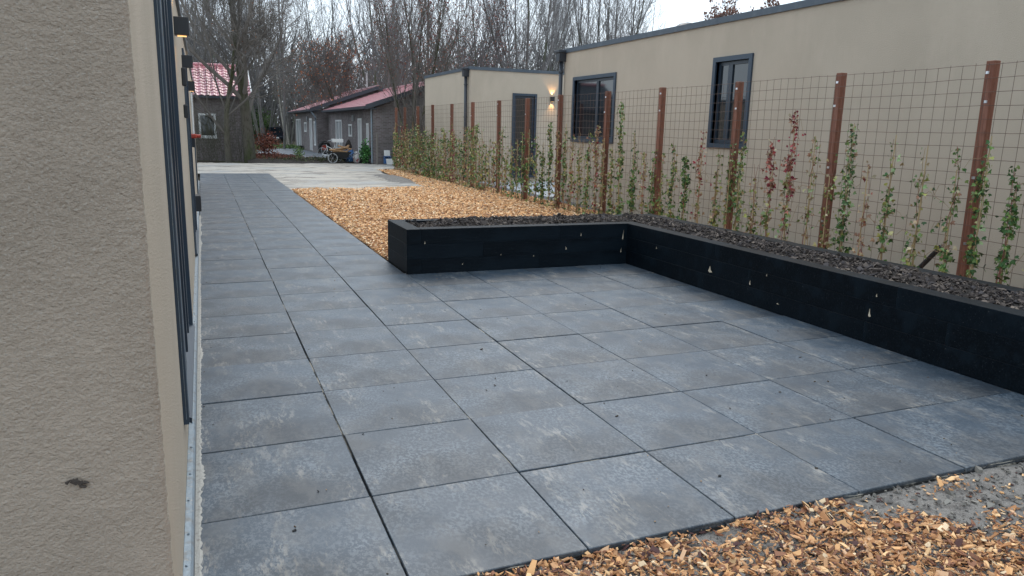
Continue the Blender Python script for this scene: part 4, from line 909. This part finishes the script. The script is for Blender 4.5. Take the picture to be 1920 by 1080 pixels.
# ================================================================== YARD THINGS
def ring(mb, c, r, t, ax=1, n=24, sides=6, rz_=0):
    pts = []
    for i in range(n+1):
        a = 2*math.pi*i/n; x, z = r*math.cos(a), r*math.sin(a)
        pts.append((c[0]+x*math.cos(rz_), c[1]+x*math.sin(rz_), c[2]+z))
    mb.tube(pts, t, sides, cap=False)
def spokes(mb, c, r, n, rz_=0):
    for i in range(n):
        a = 2*math.pi*i/n; mb.tube([c, (c[0]+r*math.cos(a)*math.cos(rz_), c[1]+r*math.cos(a)*math.sin(rz_), c[2]+r*math.sin(a))], .004, 3, cap=False)
BI = empty('bicycle', (6.0, 38.9, .02), 'pale city bicycle with white carrier standing behind the loaded wheelbarrow', 'bicycle')
rzb = -.95
def bp(u, z, s=0): return (6.0+u*math.cos(rzb)-s*math.sin(rzb), 38.9+u*math.sin(rzb)+s*math.cos(rzb), .02+z)
for u in (-.55, .5):
    m_ = MB(); ring(m_, bp(u, .36), .345, .017, rz_=rzb); wh = m_.build('wheel', M['greydoor'], BI); m_ = MB(); spokes(m_, bp(u, .36), .33, 14, rzb); m_.build('spokes', M['steel'], wh)
m_ = MB(); m_.tube([bp(-.55, .36), bp(-.12, .30), bp(.33, .78)], .018, 6); m_.tube([bp(-.12, .30), bp(-.25, .88)], .018, 6); m_.tube([bp(-.55, .36), bp(-.22, .74)], .012, 6); m_.tube([bp(-.24, .8), bp(.3, .62)], .015, 6); m_.tube([bp(.5, .36), bp(.33, .85), bp(.28, 1.08)], .018, 6)
m_.build('frame', M['white'], BI)
m_ = MB(); m_.tube([bp(.1, 1.05, -.28), bp(.28, 1.10, -.2), bp(.28, 1.10, .2), bp(.1, 1.05, .28)], .013, 6); m_.build('handlebar', M['steel'], BI)
m_ = MB(); m_.raw([bp(-.38, .92, -.09), bp(-.38, .92, .09), bp(-.1, .93, .03), bp(-.1, .93, -.03), bp(-.38, .98, -.1), bp(-.38, .98, .1), bp(-.1, .97, .03), bp(-.1, .97, -.03)], [(0, 1, 2, 3), (4, 5, 6, 7), (0, 1, 5, 4), (1, 2, 6, 5), (2, 3, 7, 6), (3, 0, 4, 7)]); m_.build('saddle', M['rubber'], BI)
m_ = MB(); cx, cy, cz = bp(.52, 1.0); m_.box(cx-.26, cx+.26, cy-.16, cy+.16, cz, cz+.03); m_.box(cx-.27, cx-.25, cy-.17, cy+.17, cz+.03, cz+.17); m_.box(cx+.25, cx+.27, cy-.17, cy+.17, cz+.03, cz+.17); m_.box(cx-.25, cx+.25, cy-.17, cy-.15, cz+.03, cz+.17); m_.box(cx-.25, cx+.25, cy+.15, cy+.17, cz+.03, cz+.17)
m_.build('front_carrier', M['white'], BI)
WB = empty('wheelbarrow', (6.3, 37.9, .05), 'dark wheelbarrow piled with wood on the soil bank by the brick house', 'wheelbarrow')
x0, y0, z0 = 6.3, 37.9, .05
m_ = MB(); m_.raw([(x0-.42, y0-.2, z0+.22), (x0+.30, y0-.2, z0+.22), (x0+.30, y0+.2, z0+.22), (x0-.42, y0+.2, z0+.22), (x0-.58, y0-.33, z0+.52), (x0+.55, y0-.33, z0+.52), (x0+.55, y0+.33, z0+.52), (x0-.58, y0+.33, z0+.52)], [(0, 1, 2, 3), (0, 1, 5, 4), (1, 2, 6, 5), (2, 3, 7, 6), (3, 0, 4, 7)]); m_.build('tray', M['rubber'], WB)
m_ = MB(); ring(m_, (x0-.38, y0-.32, z0+.22), .22, .026); wh = m_.build('wheel', M['greydoor'], WB); m_ = MB(); spokes(m_, (x0-.38, y0-.32, z0+.22), .2, 6); m_.build('spokes', M['steel'], wh)
for sy in (-.2, .2):
    m_ = MB(); m_.tube([(x0-.4, y0+sy*.4, z0+.2), (x0+.3, y0+sy, z0+.20), (x0+.85, y0+sy*1.4, z0+.48)], .018, 6); m_.build('handle', M['black'], WB)
    m_ = MB(); m_.tube([(x0+.25, y0+sy, z0+.2), (x0+.32, y0+sy, z0-.03)], .018, 6); m_.build('leg', M['black'], WB)
rr = random.Random(4)
for q in range(9):
    a = rr.uniform(-.5, .9); c = Vector((x0+rr.uniform(-.1, .45), y0+rr.uniform(-.2, .2), z0+.50+.05*q*.6)); L_ = rr.uniform(.3, .5); dv = Vector((math.cos(a)*.9, rr.uniform(-.2, .2), math.sin(a)*.5))*L_
    m_ = MB().tube([c-dv, c+dv], rr.uniform(.035, .055), 5)
    tag(m_.build('split_log', M['log'], None), 'tan split log in the heap on top of the dark wheelbarrow', 'log', 'split logs heaped in the wheelbarrow')
# spare wheel against the wall
m_ = MB(); ring(m_, (7.45, 50.6, .42), .33, .10, rz_=.2, sides=8); sw = tag(m_.build('spare_wheel', M['rubber'], None, smooth=True), 'black tyre with reddish rim leaning at the corner of the brick house', 'wheel')
m_ = MB(); m_.tube([(7.45, 50.52, .42), (7.45, 50.66, .42)], [.17, .17], 14); m_.build('rim', M['red'], sw)
def bag(name, c, ex, mt, label, cat, seed):
    g = np.random.default_rng(seed); bm = bmesh.new(); bmesh.ops.create_icosphere(bm, subdivisions=3, radius=1)
    for v in bm.verts:
        n = 1+.18*vnoise(v.co.x+seed, v.co.y+v.co.z, 2.2)+.1*vnoise(v.co.x, v.co.z+seed, 5); p = v.co*float(n); top = max(0, p.z); v.co = Vector((p.x*ex[0]*(1-.3*top), p.y*ex[1]*(1-.3*top), max(-.75, p.z)*ex[2]))
    me = bpy.data.meshes.new(name); bm.to_mesh(me); bm.free(); o = link(name, me, None, c, mt); return tag(o, label, cat)
bag('blue_sack', (6.95, 38.6, .32), (.32, .25, .40), M['blue'], 'blue and white plastic sack on the ground behind the wheelbarrow', 'sack', 1)
bag('pale_sack', (7.22, 38.3, .27), (.20, .18, .34), M['sack'], 'white sack with red marks between the blue sack and the green shrub', 'sack', 2)
bag('dark_sack', (6.95, 39.0, .85), (.16, .16, .30), M['soil'], 'dark bundle standing behind the wood heap in the wheelbarrow', 'bundle', 3)
PB = leafmass('garden_shrub', (7.6, 38.0, .55), (.26, .25, .5), 900, [(.07, .20, .05), (.10, .28, .08), (.03, .09, .03)], .10, 'fresh green shrub beside the corner downpipe of the brick house', 'shrub')
m_ = MB().box(8.35, 8.62, 36.9, 37.1, .42, .70, bev=.01); m_ = tag(m_.build('white_canister', M['white'], None), 'small white canister standing on top of the blue crate', 'canister')
m_ = MB(); m_.box(8.33, 8.66, 36.85, 37.12, .05, .08); m_.box(8.33, 8.35, 36.85, 37.12, .08, .42); m_.box(8.64, 8.66, 36.85, 37.12, .08, .42); m_.box(8.35, 8.64, 36.85, 36.87, .08, .3); m_.box(8.35, 8.64, 37.10, 37.12, .08, .42); m_.box(8.33, 8.66, 36.85, 36.87, .38, .42)
tag(m_.build('crate', M['blue'], None), 'dark blue crate under the white canister by the brick gable', 'crate')
def tub(x, y, mt, lab):
    m_ = MB(); m_.raw([(x-.14, y-.12, .03), (x+.14, y-.12, .03), (x+.14, y+.12, .03), (x-.14, y+.12, .03), (x-.18, y-.15, .30), (x+.18, y-.15, .30), (x+.18, y+.15, .30), (x-.18, y+.15, .30), (x-.16, y-.13, .29), (x+.16, y-.13, .29), (x+.16, y+.13, .29), (x-.16, y+.13, .29), (x-.13, y-.1, .06), (x+.13, y-.1, .06), (x+.13, y+.1, .06), (x-.13, y+.1, .06)],
        [(0, 1, 2, 3), (0, 1, 5, 4), (1, 2, 6, 5), (2, 3, 7, 6), (3, 0, 4, 7), (4, 5, 9, 8), (5, 6, 10, 9), (6, 7, 11, 10), (7, 4, 8, 11), (8, 9, 13, 12), (9, 10, 14, 13), (10, 11, 15, 14), (11, 8, 12, 15), (12, 13, 14, 15)])
    tag(m_.build('tub', mt, None), lab, 'tub')
tub(8.52, 36.5, M['white'], 'white plastic tub in front of the blue crate'); tub(8.90, 36.5, M['teal'], 'blue-grey plastic tub right of the white tub by the gable')
m_ = MB().box(6.75, 7.05, 58.8, 59.7, .05, .32, bev=.02); fp = tag(m_.build('trough', M['rubber'], None), 'black flower trough at the far white door of the brick house', 'trough')
m_ = MB().tube([(8.02, 37.1, .0), (8.02, 37.1, 1.5)], .05, 6); tag(m_.build('timber_stake', M['twig'], None), 'grey timber stake at the near corner of the brick house', 'stake')
# dark car seen from behind, far up the drive
CX, CY = 7.35, 84.0
CA = empty('parked_car', (CX, CY, .05), 'dark car parked at the end of the drive behind the brick house', 'car')
pr_ = [(-.92, .35), (-.95, .75), (-.88, .98), (-.70, 1.02), (-.58, 1.52), (-.50, 1.58), (.50, 1.58), (.58, 1.52), (.70, 1.02), (.88, .98), (.95, .75), (.92, .35)]
m_ = MB(); m_.prism([(CX+a, b) for a, b in pr_], 1, CY-.2, CY+4.1); m_.box(CX-.93, CX+.93, CY-.32, CY-.19, .35, .62, bev=.03); m_.build('body', M['carpaint'], CA)
MB().raw([(CX-.60, CY-.205, 1.04), (CX+.60, CY-.205, 1.04), (CX+.50, CY-.205, 1.46), (CX-.50, CY-.205, 1.46)], [(0, 1, 2, 3)]).build('rear_window', M['glass'], CA)
for sx in (-1, 1):
    MB().box(CX+sx*.72, CX+sx*.90, CY-.215, CY-.19, .78, .94).build('tail_light', M['red'], CA)
    for dy in (.6, 3.2): MB().tube([(CX+sx*.70, CY+dy, .36), (CX+sx*.93, CY+dy, .36)], .32, 14).build('wheel', M['rubber'], CA)
MB().box(CX-.26, CX+.26, CY-.335, CY-.322, .42, .54).build('number_plate', M['white'], CA)
